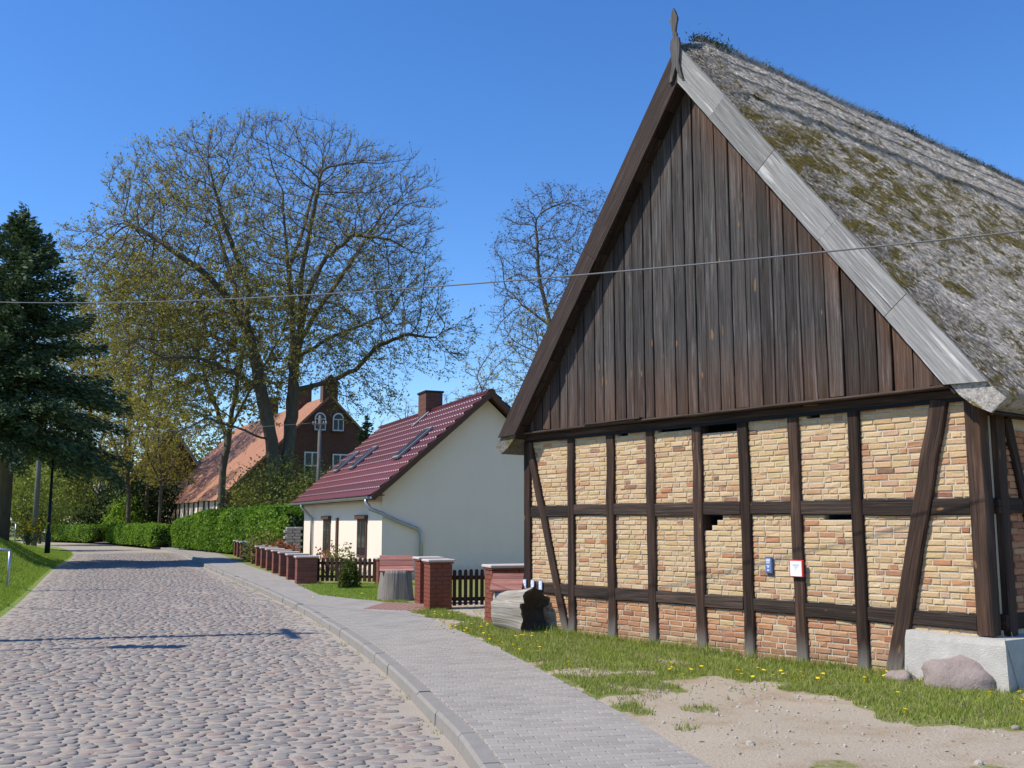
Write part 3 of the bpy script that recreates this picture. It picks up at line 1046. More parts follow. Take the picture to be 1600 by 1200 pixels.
x = -3.72
while x < 3.74:
    w = rng.uniform(.155, .235)
    xc = x + w / 2
    top = under(xc) + .05 + w * .6
    lean = rng.uniform(-.012, .012)
    bot = 3.06 + rng.uniform(-.012, .02)
    if top - bot > .12:
        m = MB()
        yo = rng.uniform(-.012, .008)
        m.beam((xc, -.085 + yo, bot), (xc + lean, -.085 + yo, top), w - rng.uniform(.012, .022), .032, jit=.0025, seg=.22, ch=.006, wfun=warmf)
        m.build('plank', M['plank'], BARN)
        if rng.random() < .3:   # cover strip over an open joint
            m = MB(); m.beam((x, -.108, bot + .01), (x + lean, -.108, top - .1), .035, .018, jit=.002, wfun=warmf, rnd=rng.uniform(.5, 1)); m.build('cover_strip', M['plank'], BARN)
    x += w
m = MB()
m.add([(-3.75, -.045, 3.0), (3.75, -.045, 3.0), (3.75, -.045, under(3.75) + .1), (0, -.045, under(0) + .1), (-3.75, -.045, under(3.75) + .1)], [(0, 1, 2, 3, 4)])
m.add([(-3.75, -.02, 3.0), (3.75, -.02, 3.0), (3.75, -.02, under(3.75) + .1), (0, -.02, under(0) + .1), (-3.75, -.02, under(3.75) + .1)], [(4, 3, 2, 1, 0)])
m.build('gable_backing', M['iron'], BARN)

# roof: thick thatch with stepped ridge courses
Y0, Y1 = -.295, LEN


EDGES = ((.38, .020), (.78, .022), (1.24, .040))


def lift(a, b, lv=None):
    """relief of the thatch above the mean slope; lv = number of ridge courses still above this row"""
    n_ = .03 * mnoise.noise(Vector((a * 1.3, 3, 0)))
    h = .06
    for q_, (edge, st) in enumerate(EDGES):
        if (b < edge + n_) if lv is None else (lv > 2 - q_ - 0.5 and False) or (lv is not None and q_ >= lv): h += st
    h += .025 * mnoise.noise(Vector((a * .7, b * .7, 2))) + .016 * mnoise.noise(Vector((a * 2.6, b * 1.8, 5))) + .011 * mnoise.noise(Vector((a * 9, b * 4, 1)))
    if b < .2: h -= .03 * (1 - b / .2)
    q = min(1, max(0, (a - Y0) / .42))
    return -.03 + (h + .03) * q * q * (3 - 2 * q)


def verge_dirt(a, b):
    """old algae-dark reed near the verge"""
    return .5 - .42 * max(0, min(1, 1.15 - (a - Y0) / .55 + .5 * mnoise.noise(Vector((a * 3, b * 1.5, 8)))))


def slope_pt(a, b, side=1, h=0.0):
    p = Vector((0, a, RID_Z)) + sd * b + sn * h
    return (p.x * side, p.y, p.z)


ROOF = MB()
na_list = list(np.concatenate([np.arange(Y0, 7.5, .055), np.arange(7.5, Y1 + .1, .15)]))
bl = []
for k_, (b0_, b1_) in enumerate(((0, EDGES[0][0]), (EDGES[0][0], EDGES[1][0]), (EDGES[1][0], EDGES[2][0]), (EDGES[2][0], SLEN))):
    for b in np.linspace(b0_, b1_, 9 if k_ < 3 else 96):
        bl.append((float(b) + (.006 if (b == b0_ and k_) else 0), k_))
vs, fs, rn_l = [], [], []
for a in na_list:
    for b, lv in bl:
        b2 = b + .03 * mnoise.noise(Vector((a * 1.3, 3, 0))) * min(1, b / .3) * (b < 3)
        vs.append(slope_pt(a, b2, 1, lift(a, b, lv) * (1 if b < SLEN - .15 else .4)))
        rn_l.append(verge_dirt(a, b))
nb = len(bl)
for i in range(len(na_list) - 1):
    for j in range(nb - 1):
        fs.append((i * nb + j, i * nb + j + 1, (i + 1) * nb + j + 1, (i + 1) * nb + j))
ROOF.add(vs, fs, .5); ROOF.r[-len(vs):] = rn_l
al = list(np.concatenate([np.arange(Y0, 2, .2), np.arange(2, Y1 + .5, 1.0)])); bl2 = list(np.linspace(0, SLEN, 30))
vs, fs = [], []
for a in al:
    for b in bl2: vs.append(slope_pt(a, b, -1, -.055))
for i in range(len(al) - 1):
    for j in range(29): fs.append((i * 30 + j, (i + 1) * 30 + j, (i + 1) * 30 + j + 1, i * 30 + j + 1))
ROOF.add(vs, fs, .5)
for s in (1, -1):
    # soffit, eave edge, gable end
    bb = np.linspace(0, SLEN, 40)
    ins = lambda b: -TH * (1 if b < SLEN - .25 else 1 - .35 * (b - SLEN + .25) / .25)
    vs = []
    for a in (Y0, Y1):
        for b in bb:
            q = Vector(slope_pt(a, b, s, ins(b)))
            if q.x * s < 0.001: q.x = .001 * s
            vs.append(tuple(q))
    ROOF.add(vs, [(j, j + 1, 40 + j + 1, 40 + j) for j in range(39)], .0)
    vs = []
    for a in na_list[::3] + [Y1]:
        vs.append(slope_pt(a, SLEN, s, .4 * lift(a, SLEN) if s == 1 else -.055)); vs.append(slope_pt(a, SLEN + .03 * mnoise.noise(Vector((a * 5, 1, s))), s, -.12)); vs.append(slope_pt(a, SLEN - .04, s, ins(SLEN)))
    n = len(vs) // 3
    ROOF.add(vs, [f for i in range(n - 1) for f in ((i * 3, i * 3 + 1, i * 3 + 4, i * 3 + 3), (i * 3 + 1, i * 3 + 2, i * 3 + 5, i * 3 + 4))], .3)
    vs = []
    for b in bb:
        vs.append(slope_pt(Y0 + .003, b, s, (lift(Y0, b) * (1 if b < SLEN - .15 else .4)) if s == 1 else -.055))
        q = Vector(slope_pt(Y0 + .003, b, s, ins(b)))
        if q.x * s < .001: q.x = .001 * s
        vs.append(tuple(q))
    ROOF.add(vs, [(j * 2, j * 2 + 2, j * 2 + 3, j * 2 + 1) for j in range(39)], .3 if s == 1 else .0)
roof = ROOF.build('thatch_roof', M['thatch'], BARN, False)

# loose reed ends over the visible slope
N = 150000
aa = Y0 + .02 + (10.8 - Y0) * nrg.random(N) ** 1.25; bb = nrg.random(N) * (SLEN - .05)
P = np.array([slope_pt(a, b, 1, lift(a, b) + .003) for a, b in zip(aa, bb)])
d3, n3 = np.array(sd), np.array(sn)
ln = nrg.uniform(.04, .14, N)[:, None]
dirv = d3 + nrg.normal(0, .30, (N, 1)) * np.array([0, 1, 0]) + n3 * nrg.uniform(.0, .24, (N, 1))
wv = np.cross(dirv, nrg.normal(0, 1, (N, 3))); wv /= np.linalg.norm(wv, axis=1)[:, None] + 1e-9; wv *= nrg.uniform(.0022, .0055, (N, 1))
P = P + n3 * .006
V = np.stack([P - wv, P + wv, P + dirv * ln], 1).reshape(-1, 3)
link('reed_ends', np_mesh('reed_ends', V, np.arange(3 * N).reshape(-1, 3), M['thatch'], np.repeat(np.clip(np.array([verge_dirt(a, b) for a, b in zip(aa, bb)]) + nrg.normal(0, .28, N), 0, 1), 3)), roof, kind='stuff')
# ridge bristles and weed tufts
N = 9000
aa = nrg.uniform(Y0 + .3, 12, N); side = np.abs(nrg.normal(.02, .09, N))
P = np.stack([side, aa, RID_Z + .11 - np.abs(side) * 1.0 + np.array([lift(a, .1) for a in aa]) - .06], -1)
dv = np.stack([nrg.normal(0, .5, N), nrg.normal(.1, .5, N), nrg.uniform(.2, 1, N)], -1) * nrg.uniform(.04, .12, (N, 1))
wv = np.array([0, 1, 0]) * nrg.uniform(.004, .010, (N, 1))
V = np.stack([P - wv, P + wv, P + dv], 1).reshape(-1, 3)
link('ridge_bristles', np_mesh('ridge_bristles', V, np.arange(3 * N).reshape(-1, 3), M['thatch'], np.repeat(nrg.random(N) * .8, 3)), roof, kind='stuff')
V = []
for _ in range(46):
    a = rng.uniform(.1, 12); s = rng.uniform(.05, .12)
    if rng.random() < .35: a = rng.choice((.2, .35, 5.4, 5.7, 6.1, 6.6, 7.2, 7.9)) + rng.uniform(-.1, .1); s *= 1.25
    for _ in range(260):
        p = Vector((rng.gauss(.03, s * .45), a + rng.gauss(0, s * 1.0), RID_Z + .07 + abs(rng.gauss(0, s * .5))))
        q = Vector((rng.uniform(-1, 1), rng.uniform(-1, 1), rng.uniform(-.2, 1))) * .035
        r2 = Vector((rng.uniform(-1, 1), rng.uniform(-1, 1), rng.uniform(-1, 1))) * .012
        V += [tuple(p - r2), tuple(p + r2), tuple(p + q)]
V = np.array(V)
link('ridge_tufts', np_mesh('ridge_tufts', V, np.arange(len(V)).reshape(-1, 3), M['ivy'], np.repeat(nrg.random(len(V) // 3), 3)), roof, kind='stuff')


# verge boards, battens, finial
def verge(side, b0, b1, wid, mat, y, rnd, sh=0.0):
    c = -wid / 2 - .035 + sh
    p0, p1 = slope_pt(y, b0, side, c), slope_pt(y, b1, side, c)
    m = MB(); m.beam(p0, p1, wid, .035, jit=.003, seg=.18, ch=.006, rnd=rnd)
    return m.build('verge_board', mat, BARN)


def verge_piece(side, o0, i0, o1, i1, wid, mat, y, rnd):
    """verge board; o0/i0 and o1/i1 = slope positions of its outer and inner corners"""
    h1, h2 = -.035, -.035 - wid
    nseg = 8
    jt = lambda: rng.uniform(-.003, .003)
    outer = [(o0 + (o1 - o0) * i / nseg, h1 + jt()) for i in range(nseg + 1)]
    inner = [(i1 + (i0 - i1) * i / nseg, h2 + jt()) for i in range(nseg + 1)]
    pl_ = outer + inner
    n_ = len(pl_)
    vs_ = [slope_pt(y - .0175, b, side, h) for b, h in pl_] + [slope_pt(y + .0175, b, side, h) for b, h in pl_]
    off = rng.random() * 40
    gc_ = [(b + off, h + off * .3, 0) for b, h in pl_] * 2
    m_ = MB(); m_.add(vs_, [tuple(range(n_)), tuple(range(2 * n_ - 1, n_ - 1, -1))] + [(i, (i + 1) % n_, n_ + (i + 1) % n_, n_ + i) for i in range(n_)], rnd, gc_)
    return m_.build('verge_board', mat, BARN)


def b_at_z(z, h): return (RID_Z + sn.z * h - z) / -sd.z


QX = sn.x / sd.x
cuts = [0, 1.35, 2.55, 3.9, 5.2]
for i in range(5):
    o0, i0 = (.035 * QX, .375 * QX) if i == 0 else (cuts[i], cuts[i])
    o1, i1 = (cuts[i + 1] - .006, cuts[i + 1] - .006) if i < 4 else (b_at_z(3.035, -.035), b_at_z(3.05, -.375))
    verge_piece(1, o0, i0, o1, i1, .34, M['verge_pale'], -.318 - (.004 if i % 2 else 0), rng.uniform(.35, .8))
verge(1, SLEN - .26, SLEN + .0, .16, M['verge_pale'], -.27, .7, -.03)
verge_piece(-1, .035 * QX, .365 * QX, 3.2, 3.2, .33, M['verge_dark'], -.318, .5)
verge_piece(-1, 3.205, 3.205, b_at_z(2.99, -.035), b_at_z(3.01, -.365), .33, M['verge_dark'], -.322, .5)
# dark reed soffit boards under both overhangs
for s in (1, -1):
    q0, q1 = TH / sd.x * 0 + .55, b_at_z(2.95, -TH - .012)
    b = q0
    while b < q1:
        L = min(rng.uniform(.22, .42), q1 - b)
        p0, p1 = slope_pt(-.19, b, s, -TH - .012 - rng.uniform(0, .012)), slope_pt(-.19, b + L - .008, s, -TH - .012 - rng.uniform(0, .012))
        m = MB(); m.beam(p0, p1, .215, .02, up=(s * sn.x, 0, sn.z), jit=.003); m.build('soffit_board', M['timber'], BARN)
        b += L
prof = [(.0, 8.66), (.030, 8.60), (.068, 8.49), (.045, 8.40), (.026, 8.31), (.040, 8.27), (.030, 8.24), (.072, 8.20), (.085, 8.10), (.075, 7.98), (.060, 7.86), (.085, 7.72), (.125, 7.60)]
L_ = [(-x, z) for x, z in prof[1:]][::-1]
pl = [(x - .012 * (z > 8.3), z) for x, z in ([prof[0]] + prof[1:] + [(.07, 7.62), (0, 7.80), (-.07, 7.62)] + L_)]
m = MB()
n = len(pl)
m.add([(x, -.375, z) for x, z in pl] + [(x, -.342, z) for x, z in pl], [tuple(range(n - 1, -1, -1)), tuple(range(n, 2 * n))] + [(i, (i + 1) % n, n + (i + 1) % n, n + i) for i in range(n)], .4,
      gc=[(z, x, 0) for x, z in pl] * 2)
m.build('finial', M['grey_wood'], BARN)


def barn_pt(x, y, z):
    return (2.52 + x * .6235 + y * .7818, 13.14 - x * .7818 + y * .6235, z)


# signs fixed to the barn front
def plate(name, label, cat, x, z, w, h, d, y, frame, face, lines, group=None):
    t = thing(name, label, cat, barn_pt(x, y, z - h / 2), R(-51.42), group)
    m = MB(); m.bbox((0, -d / 2, h / 2), (w, d, h), b=.006); m.build('backing', frame, t)
    m = MB(); m.box((0, -d - .002, h / 2), (w * .86, .004, h * .88)); m.build('face', face, t)
    for (lx, lz, lw, lh, mt) in lines:
        m = MB(); m.box((lx * w, -d - .006, lz * h), (lw * w, .003, lh * h)); m.build('print', mt, t)
    return t


M['blue'] = plain('blue_sign', (.12, .18, .36), .5, .1)
M['red'] = plain('red_frame', (.55, .05, .04), .5, .1)
M['pale_blue'] = plain('pale_blue_print', (.55, .62, .72), .6, .1)
M['faint'] = plain('faint_print', (.50, .50, .54), .7, .1)
plate('info_plate', 'small blue plate with white print on the barn brickwork', 'sign', 1.00, 1.125, .10, .20, .03, .0, M['blue'], M['blue'], [(0, .80, .62, .17, M['pale_blue']), (0, .64, .5, .05, M['white']), (-.02, .48, .6, .035, M['pale_blue']), (.02, .40, .3, .10, M['pale_blue']), (0, .2, .3, .1, M['pale_blue'])])
plate('notice_board', 'white notice in a red frame on a barn post', 'sign', 1.43, 1.10, .185, .20, .03, -.045, M['red'], M['white'], [(0, .74, .45, .02, M['faint']), (0, .68, .5, .02, M['faint']), (0, .5, .02, .22, M['faint']), (0, .6, .3, .015, M['faint'])])
for i, x in enumerate((-3.665, -3.47, -3.28)):
    plate('marker_plate', ('small pale blue plate on the barn rail, leftmost of three on the corner post', 'small pale blue plate on the barn rail, middle of three', 'small pale blue plate on the barn rail, nearest the brace')[i], 'sign', x, Z_LOW + .045, .085, .15, .008, -.04, M['blue'], M['pale_blue'], [(-.1, .65, .4, .22, M['white']), (.1, .35, .45, .22, M['white'])], 'three small plates on the barn rail')

# ------------------------------------------------------------------ the white house with the red roof
HA = math.atan2(.381, .925)
HOUSE = thing('white_house', 'white rendered house with glossy dark red tiled roof', 'house', (-3.74, 29, 0), HA)
# local: x across the gable (0..6.4), y along the ridge (0..11.8)
HW, HL, HE, HR = 6.4, 11.8, 2.50, 5.36
m = MB()
for (y0, y1) in ((0, HL),):
    vs = [(0, y0, -.05), (HW, y0, -.05), (HW, y0, HE), (HW / 2, y0, HR), (0, y0, HE), (0, y1, -.05), (HW, y1, -.05), (HW, y1, HE), (HW / 2, y1, HR), (0, y1, HE)]
    m.add(vs, [(0, 1, 2, 3, 4), (9, 8, 7, 6, 5), (1, 6, 7, 2), (5, 0, 4, 9), (2, 7, 8, 3), (3, 8, 9, 4)])
m.build('wall', M['plaster'], HOUSE)
rs = Vector((-(HW / 2 + .45), 0, -(5.55 - 2.35))); rl = rs.length; rd = rs.normalized()
rn = Vector((rd.z, 0, -rd.x))
if rn.z < 0: rn = -rn
OV = .42
RT = Vector((HW / 2, 0, 5.55))


def hroof(y, b, h, s=1):
    p = Vector((0, y, RT.z)) + rd * b + rn * h
    return (HW / 2 + p.x * s, p.y, p.z)


m = MB()
for s in (1, -1):
    P = [(0, -.02), (rl, -.02), (rl, -.12), (0, -.12)]
    vs = [hroof(-OV, b, h, s) for b, h in P] + [hroof(HL + .3, b, h, s) for b, h in P]
    vs = [(HW / 2 + (.002 * (-s)) if abs(v[0] - HW / 2) < .09 and (v[0] - HW / 2) * -s < 0 else v[0], v[1], v[2]) for v in vs]
    m.add(vs, [(0, 1, 2, 3), (7, 6, 5, 4), (0, 4, 5, 1), (1, 5, 6, 2), (2, 6, 7, 3)])
hr = m.build('roof', M['brown'], HOUSE)
# tile courses: each course one stepped, waved sheet
NC = 13
cw = rl / NC
for s in (1, -1):
    for c in range(NC):
        m = MB()
        b0, b1 = c * cw - .02, (c + 1) * cw + .035
        y = -OV - .03
        ys = []
        while y <= HL + .33:
            ys.append(y); y += (.03 if s == 1 else .3)
        vs, fs = [], []
        for yy in ys:
            wv = .030 * math.cos(yy / .24 * 2 * math.pi)
            for (b, h) in ((max(0, b0), .0 + wv * .25), (b1 - .09, .034 + wv * .7), (b1 - .045, .038 + wv), (b1, .012 + wv), (b1 + .004, -.04)):
                vs.append(hroof(yy, b, h + .012, s))
        for i in range(len(ys) - 1):
            for j in range(4): fs.append((i * 5 + j, i * 5 + 5 + j, i * 5 + 6 + j, i * 5 + 1 + j))
        m.add(vs, fs, rng.random())
        m.build('tile_course', M['tile_red'], hr, True)
# ridge tiles
y = -OV - .03
while y < HL + .3:
    m = MB(); vs, fs = [], []
    for k_, (yy, sc) in enumerate(((y, 1.0), (y + .33, .92))):
        for i in range(7):
            a = math.pi * (i / 6) ; vs.append((HW / 2 + .13 * sc * math.cos(a), yy, 5.50 + .12 * sc * math.sin(a)))
    m.add(vs, [(i, i + 1, 8 + i, 7 + i) for i in range(6)] + [tuple(range(7))], rng.random())
    m.build('ridge_tile', M['tile_red'], hr, True); y += .33
# verge trim
for s in (1, -1):
    m = MB(); m.beam(hroof(-OV - .02, 0, -.06, s), hroof(-OV - .02, rl, -.06, s), .17, .04, up=(0, -1, 0)); m.build('verge_trim', M['brown'], hr)
# roof windows
for yc, b0, b1 in ((10.0, 1.95, 3.15), (7.4, 1.9, 3.15), (1.62, 1.6, 3.1)):
    q = Vector(hroof(yc, (b0 + b1) / 2, .10))
    Mx = Matrix((( -rd.x if False else rd.x, 0, rn.x), (0, 1, 0), (rd.z, 0, rn.z)))
    w = MB(); w.box(q, (b1 - b0, .70, .07), M=Mx); wo_ = w.build('roof_window', M['zinc_dark'], hr)
    w = MB(); w.box(Vector(hroof(yc, (b0 + b1) / 2, .142)), (b1 - b0 - .2, .52, .012), M=Mx); w.build('pane', M['glass'], wo_)
# chimney
ch = MB(); ch.bbox((HW / 2, 5.6, 5.6), (.62, .9, 1.15), b=.01); cho = ch.build('chimney', M['house_brick'], HOUSE)
cc = MB(); cc.bbox((HW / 2, 5.6, 6.20), (.70, .98, .07), b=.01); cc.build('chimney_cap', M['iron'], cho)
fl = MB(); fl.beam(hroof(5.05, .25, .08), hroof(5.05, 1.05, .08), .12, .05, up=tuple(rn)); fl.build('chimney_flashing', M['zinc_dark'], cho)
# eave gutter and downpipes
gx, gz = hroof(0, rl + .05, -.05)[0], hroof(0, rl, -.03)[2]
m = MB(); vs, fs = [], []
for yy in (-OV - .02, HL + .32):
    for i in range(9):
        a = math.pi + math.pi * i / 8; vs.append((gx - .03 + .075 * math.cos(a), yy, gz + .03 + .075 * math.sin(a)))
m.add(vs, [(i, i + 1, 10 + i, 9 + i) for i in range(8)] + [tuple(range(9)), tuple(range(17, 8, -1))])
m.build('gutter', M['zinc'], HOUSE, True)
m = MB(); m.tube([(gx - .02, .05, gz - .02), (gx - .02, .03, gz - .14), (gx + .10, -.02, gz - .32), (-.02, -.10, gz - .45), (.10, -.09, 1.80), (.55, -.09, 1.62), (1.02, -.09, 1.45), (1.12, -.09, 1.36), (1.15, -.09, 1.22), (1.15, -.09, .0)], .055, 10); m.build('downpipe', M['zinc'], HOUSE, True)
m = MB(); m.tube([(gx - .02, 9.9, gz - .02), (gx - .02, 9.9, gz - .14), (gx + .2, 9.9, gz - .35), (-.07, 9.9, gz - .55), (-.07, 9.9, 1.6), (-.07, 9.9, .0)], .05, 10); m.build('downpipe', M['zinc'], HOUSE, True)
# rafter ends and soffit board
m = MB(); m.beam((-.30, -OV, 2.40), (-.30, HL, 2.40), .03, .5, up=(1, 0, 0)); m.build('soffit', M['brown'], HOUSE)


def wall_window(y, w, z0, z1, parent, name='window'):
    f = MB()
    f.bbox((-.012, y, (z0 + z1) / 2), (.07, w, z1 - z0), b=.006)
    fo = f.build(name, M['brown'], parent)
    p = MB(); p.box((-.05, y, (z0 + z1) / 2), (.012, w - .2, z1 - z0 - .2)); p.build('pane', M['glass'], fo)
    p = MB(); p.bbox((-.055, y, (z0 + z1) / 2), (.03, .06, z1 - z0 - .16), b=.004); p.build('mullion', M['brown'], fo)
    p = MB(); p.bbox((-.07, y, z0 - .03), (.16, w + .16, .05), b=.006); p.build('sill', M['cap'], fo)
    p = MB(); p.bbox((-.06, y, z1 + .05), (.13, w + .1, .12), b=.006); p.build('shutter_box', M['brown'], fo)
    return fo


wall_window(2.25, 1.15, .55, 1.74, HOUSE)
wall_window(7.4, 1.1, .55, 1.74, HOUSE)
m = MB(); m.bbox((-.03, 5.7, .9), (.07, .22, 1.75), b=.006); m.build('door_frame', M['brown'], HOUSE)
# old grey garden wall stub beyond the house
t = thing('garden_wall', 'weathered grey wall stub at the far corner of the white house', 'wall', (-8.6, 40.1, 0), HA)
m = MB()
for r in range(12):
    for q in range(2): m.bbox((-.3 + q * .33 + (.08 if r % 2 else 0), 0, .06 + r * .12), (.31, .3, .112), b=.02, rnd=rng.random())
m.build('stone_blocks', M['granite_wall'], t, kind='stuff')

# ------------------------------------------------------------------ brick pillars, caps and picket fences
def brick_pillar(label, loc, rz, w, d, h, bricks, group='brick gate pillars'):
    t = thing('brick_pillar', label, 'pillar', loc, rz, group)
    if bricks:
        m = MB(); m.box((0, 0, h / 2 - .06), (w - .02, d - .02, h - .1)); m.build('joint_core', M['joint'], t)
        n = round((h - .06) / .0775)
        for r in range(n):
            z = r * .0775 + .035
            o = .12 if r % 2 else 0
            for face in range(4):
                Lf = w if face % 2 == 0 else d
                x = -Lf / 2 - o
                while x < Lf / 2 - .02:
                    a, b = max(x, -Lf / 2), min(x + .24, Lf / 2)
                    if b - a > .03:
                        c = (a + b) / 2
                        pos = [(c, -d / 2 + .05, z), (w / 2 - .05, c, z), (-c, d / 2 - .05, z), (-w / 2 + .05, -c, z)][face]
                        m = MB(); m.box((0, 0, 0), (b - a - .010, .10, .068) if face % 2 == 0 else (.10, b - a - .010, .068), rnd=rng.random())
                        m.build('brick', M['clinker'], t, loc=pos)
                    x += .24
    else:
        m = MB(); m.bbox((0, 0, h / 2 - .03), (w, d, h), b=.006); m.build('shaft', M['house_brick_red'], t)
    m = MB(); m.bbox((0, 0, h + .012), (w + .09, d + .09, .05), b=.012); cp = m.build('cap', M['cap'], t)
    m = MB(); m.bbox((0, 0, h - .03), (w + .04, d + .04, .035), b=.006); m.build('cap_bed', M['clinker'], t)
    return t


k = NT('pillar_brick')
o_ = k.obj()
sep = k.n('SeparateXYZ'); k.l(o_, sep.inputs[0]); cmb = k.n('CombineXYZ')
k.l(k.math('ADD', sep.outputs[0], sep.outputs[1]), cmb.inputs[0]); k.l(sep.outputs[2], cmb.inputs[1])
bt = k.n('TexBrick'); k.l(cmb.outputs[0], bt.inputs['Vector'])
bt.inputs['Color1'].default_value = (.24, .075, .045, 1); bt.inputs['Color2'].default_value = (.17, .05, .032, 1); bt.inputs['Mortar'].default_value = (.14, .11, .095, 1)
bt.inputs['Scale'].default_value = 1; bt.inputs['Brick Width'].default_value = .25; bt.inputs['Row Height'].default_value = .0775; bt.inputs['Mortar Size'].default_value = .007
k.col(bt.outputs[0]); k.rough(.75); M['house_brick_red'] = k.m

PA = math.atan2(.34, .94)
brick_pillar('red brick gate pillar with pale cap, nearer of the pair beside the gate', (-1.42, 19.5, 0), PA, .44, .44, .90, True)
brick_pillar('red brick gate pillar with pale cap, partly hidden behind its twin', (-1.72, 20.75, 0), PA, .44, .44, .90, True)
brick_pillar('broad red brick pier with long pale cap beside the barn corner', (.10, 17.15, 0), PA, 1.05, .40, .90, True)
brick_pillar('dark red brick post without visible cap at the end of the lawn fence', (-3.42, 27.15, 0), PA, .40, .40, .66, False, None)

# row of low pillars along the pavement, with slatted panels between
ROWN = 13
P0, P1 = Vector((-5.55, 27.35, 0)), Vector((-13.35, 49.6, 0))
rdir = (P1 - P0).normalized()
RZ = math.atan2(-rdir.x, rdir.y)
proto = None
words = ['nearest', 'second', 'third', 'fourth', 'fifth', 'sixth', 'seventh', 'eighth', 'ninth', 'tenth', 'eleventh', 'twelfth', 'farthest']
pk_mesh = {}


def picket_mesh(h, w=.085, d=.022):
    key = (round(h, 3), w)
    if key in pk_mesh: return pk_mesh[key]
    m = MB(); vs = []
    out = [(-w / 2, 0), (w / 2, 0), (w / 2, h - w * .45)] + [(w / 2 * math.cos(a), h - w * .45 + w * .45 * math.sin(a)) for a in (.5, 1.05, math.pi / 2, 2.09, 2.64)] + [(-w / 2, h - w * .45)]
    n = len(out)
    vs = [(x, -d / 2, z) for x, z in out] + [(x, d / 2, z) for x, z in out]
    m.add(vs, [tuple(range(n)), tuple(range(2 * n - 1, n - 1, -1))] + [(i, n + i, n + (i + 1) % n, (i + 1) % n) for i in range(n)], .5, gc=[(p[2], p[0], 0) for p in vs])
    pk_mesh[key] = m.mesh('picket', M['picket'])
    return pk_mesh[key]


def picket_fence(name, label, cat, a, b, h, n, z0=.06, group=None, pw=.085):
    a, b = Vector(a), Vector(b)
    dv = b - a
    t = thing(name, label, cat, a, math.atan2(dv.y, dv.x), group)
    L = dv.length
    for i in range(n):
        link('picket', picket_mesh(h, pw), t, ((i + .5) * L / n, -.03, z0 + rng.uniform(-.008, .008)))
    for z in (z0 + .12, z0 + h * .78):
        m = MB(); m.beam((0, 0, z), (L, 0, z), .07, .035); m.build('rail', M['picket'], t)
    return t


for i in range(ROWN):
    p = P0.lerp(P1, i / (ROWN - 1))
    lab = f'low red brick pillar with pale cap, {words[i]} along the pavement row' if i not in (0, 12) else f'low red brick pillar with pale cap, {words[i]} of the pavement row'
    if proto is None:
        proto = brick_pillar(lab, p, RZ, .54, .40, .70, False, 'low pillars along the pavement')
    else:
        c = proto.copy(); COL.objects.link(c); c.location = p; c['label'] = lab
        for ch_ in list(proto.children):
            q = ch_.copy(); COL.objects.link(q); q.parent = c
    if i:
        q0 = P0.lerp(P1, (i - 1) / (ROWN - 1)) + rdir * .22
        picket_fence('fence_panel', f'low brown picket panel between the {words[i - 1]} and {words[i]} pavement pillars', 'fence', q0, p - rdir * .22, .52, 9, .08, 'low picket panels between pavement pillars')

picket_fence('picket_fence', 'dark brown picket fence between the pillar row and the lawn', 'fence', (-5.3, 27.45, 0), (-3.62, 27.2, 0), .62, 13)
picket_fence('picket_gate', 'dark brown picket gate beside the nearer brick gate pillar', 'gate', (-1.17, 19.60, 0), (-.12, 19.95, 0), .68, 10, .05, pw=.066)
picket_fence('picket_fence', 'dark picket fence mostly hidden behind the broad brick pier', 'fence', (-.02, 19.98, 0), (1.6, 20.55, 0), .68, 15, .05, pw=.066)
# red paver apron before the gate
m = MB()
for i in range(7):
    for j in range(11): m.bbox((-2.75 + j * .105 + i * .03, 19.55 + i * .205 - j * .05, .002), (.1, .2, .03), rz=-.25, b=.005, rnd=rng.random())
m.build('red_paving', M['red_paver'], yard, kind='stuff')


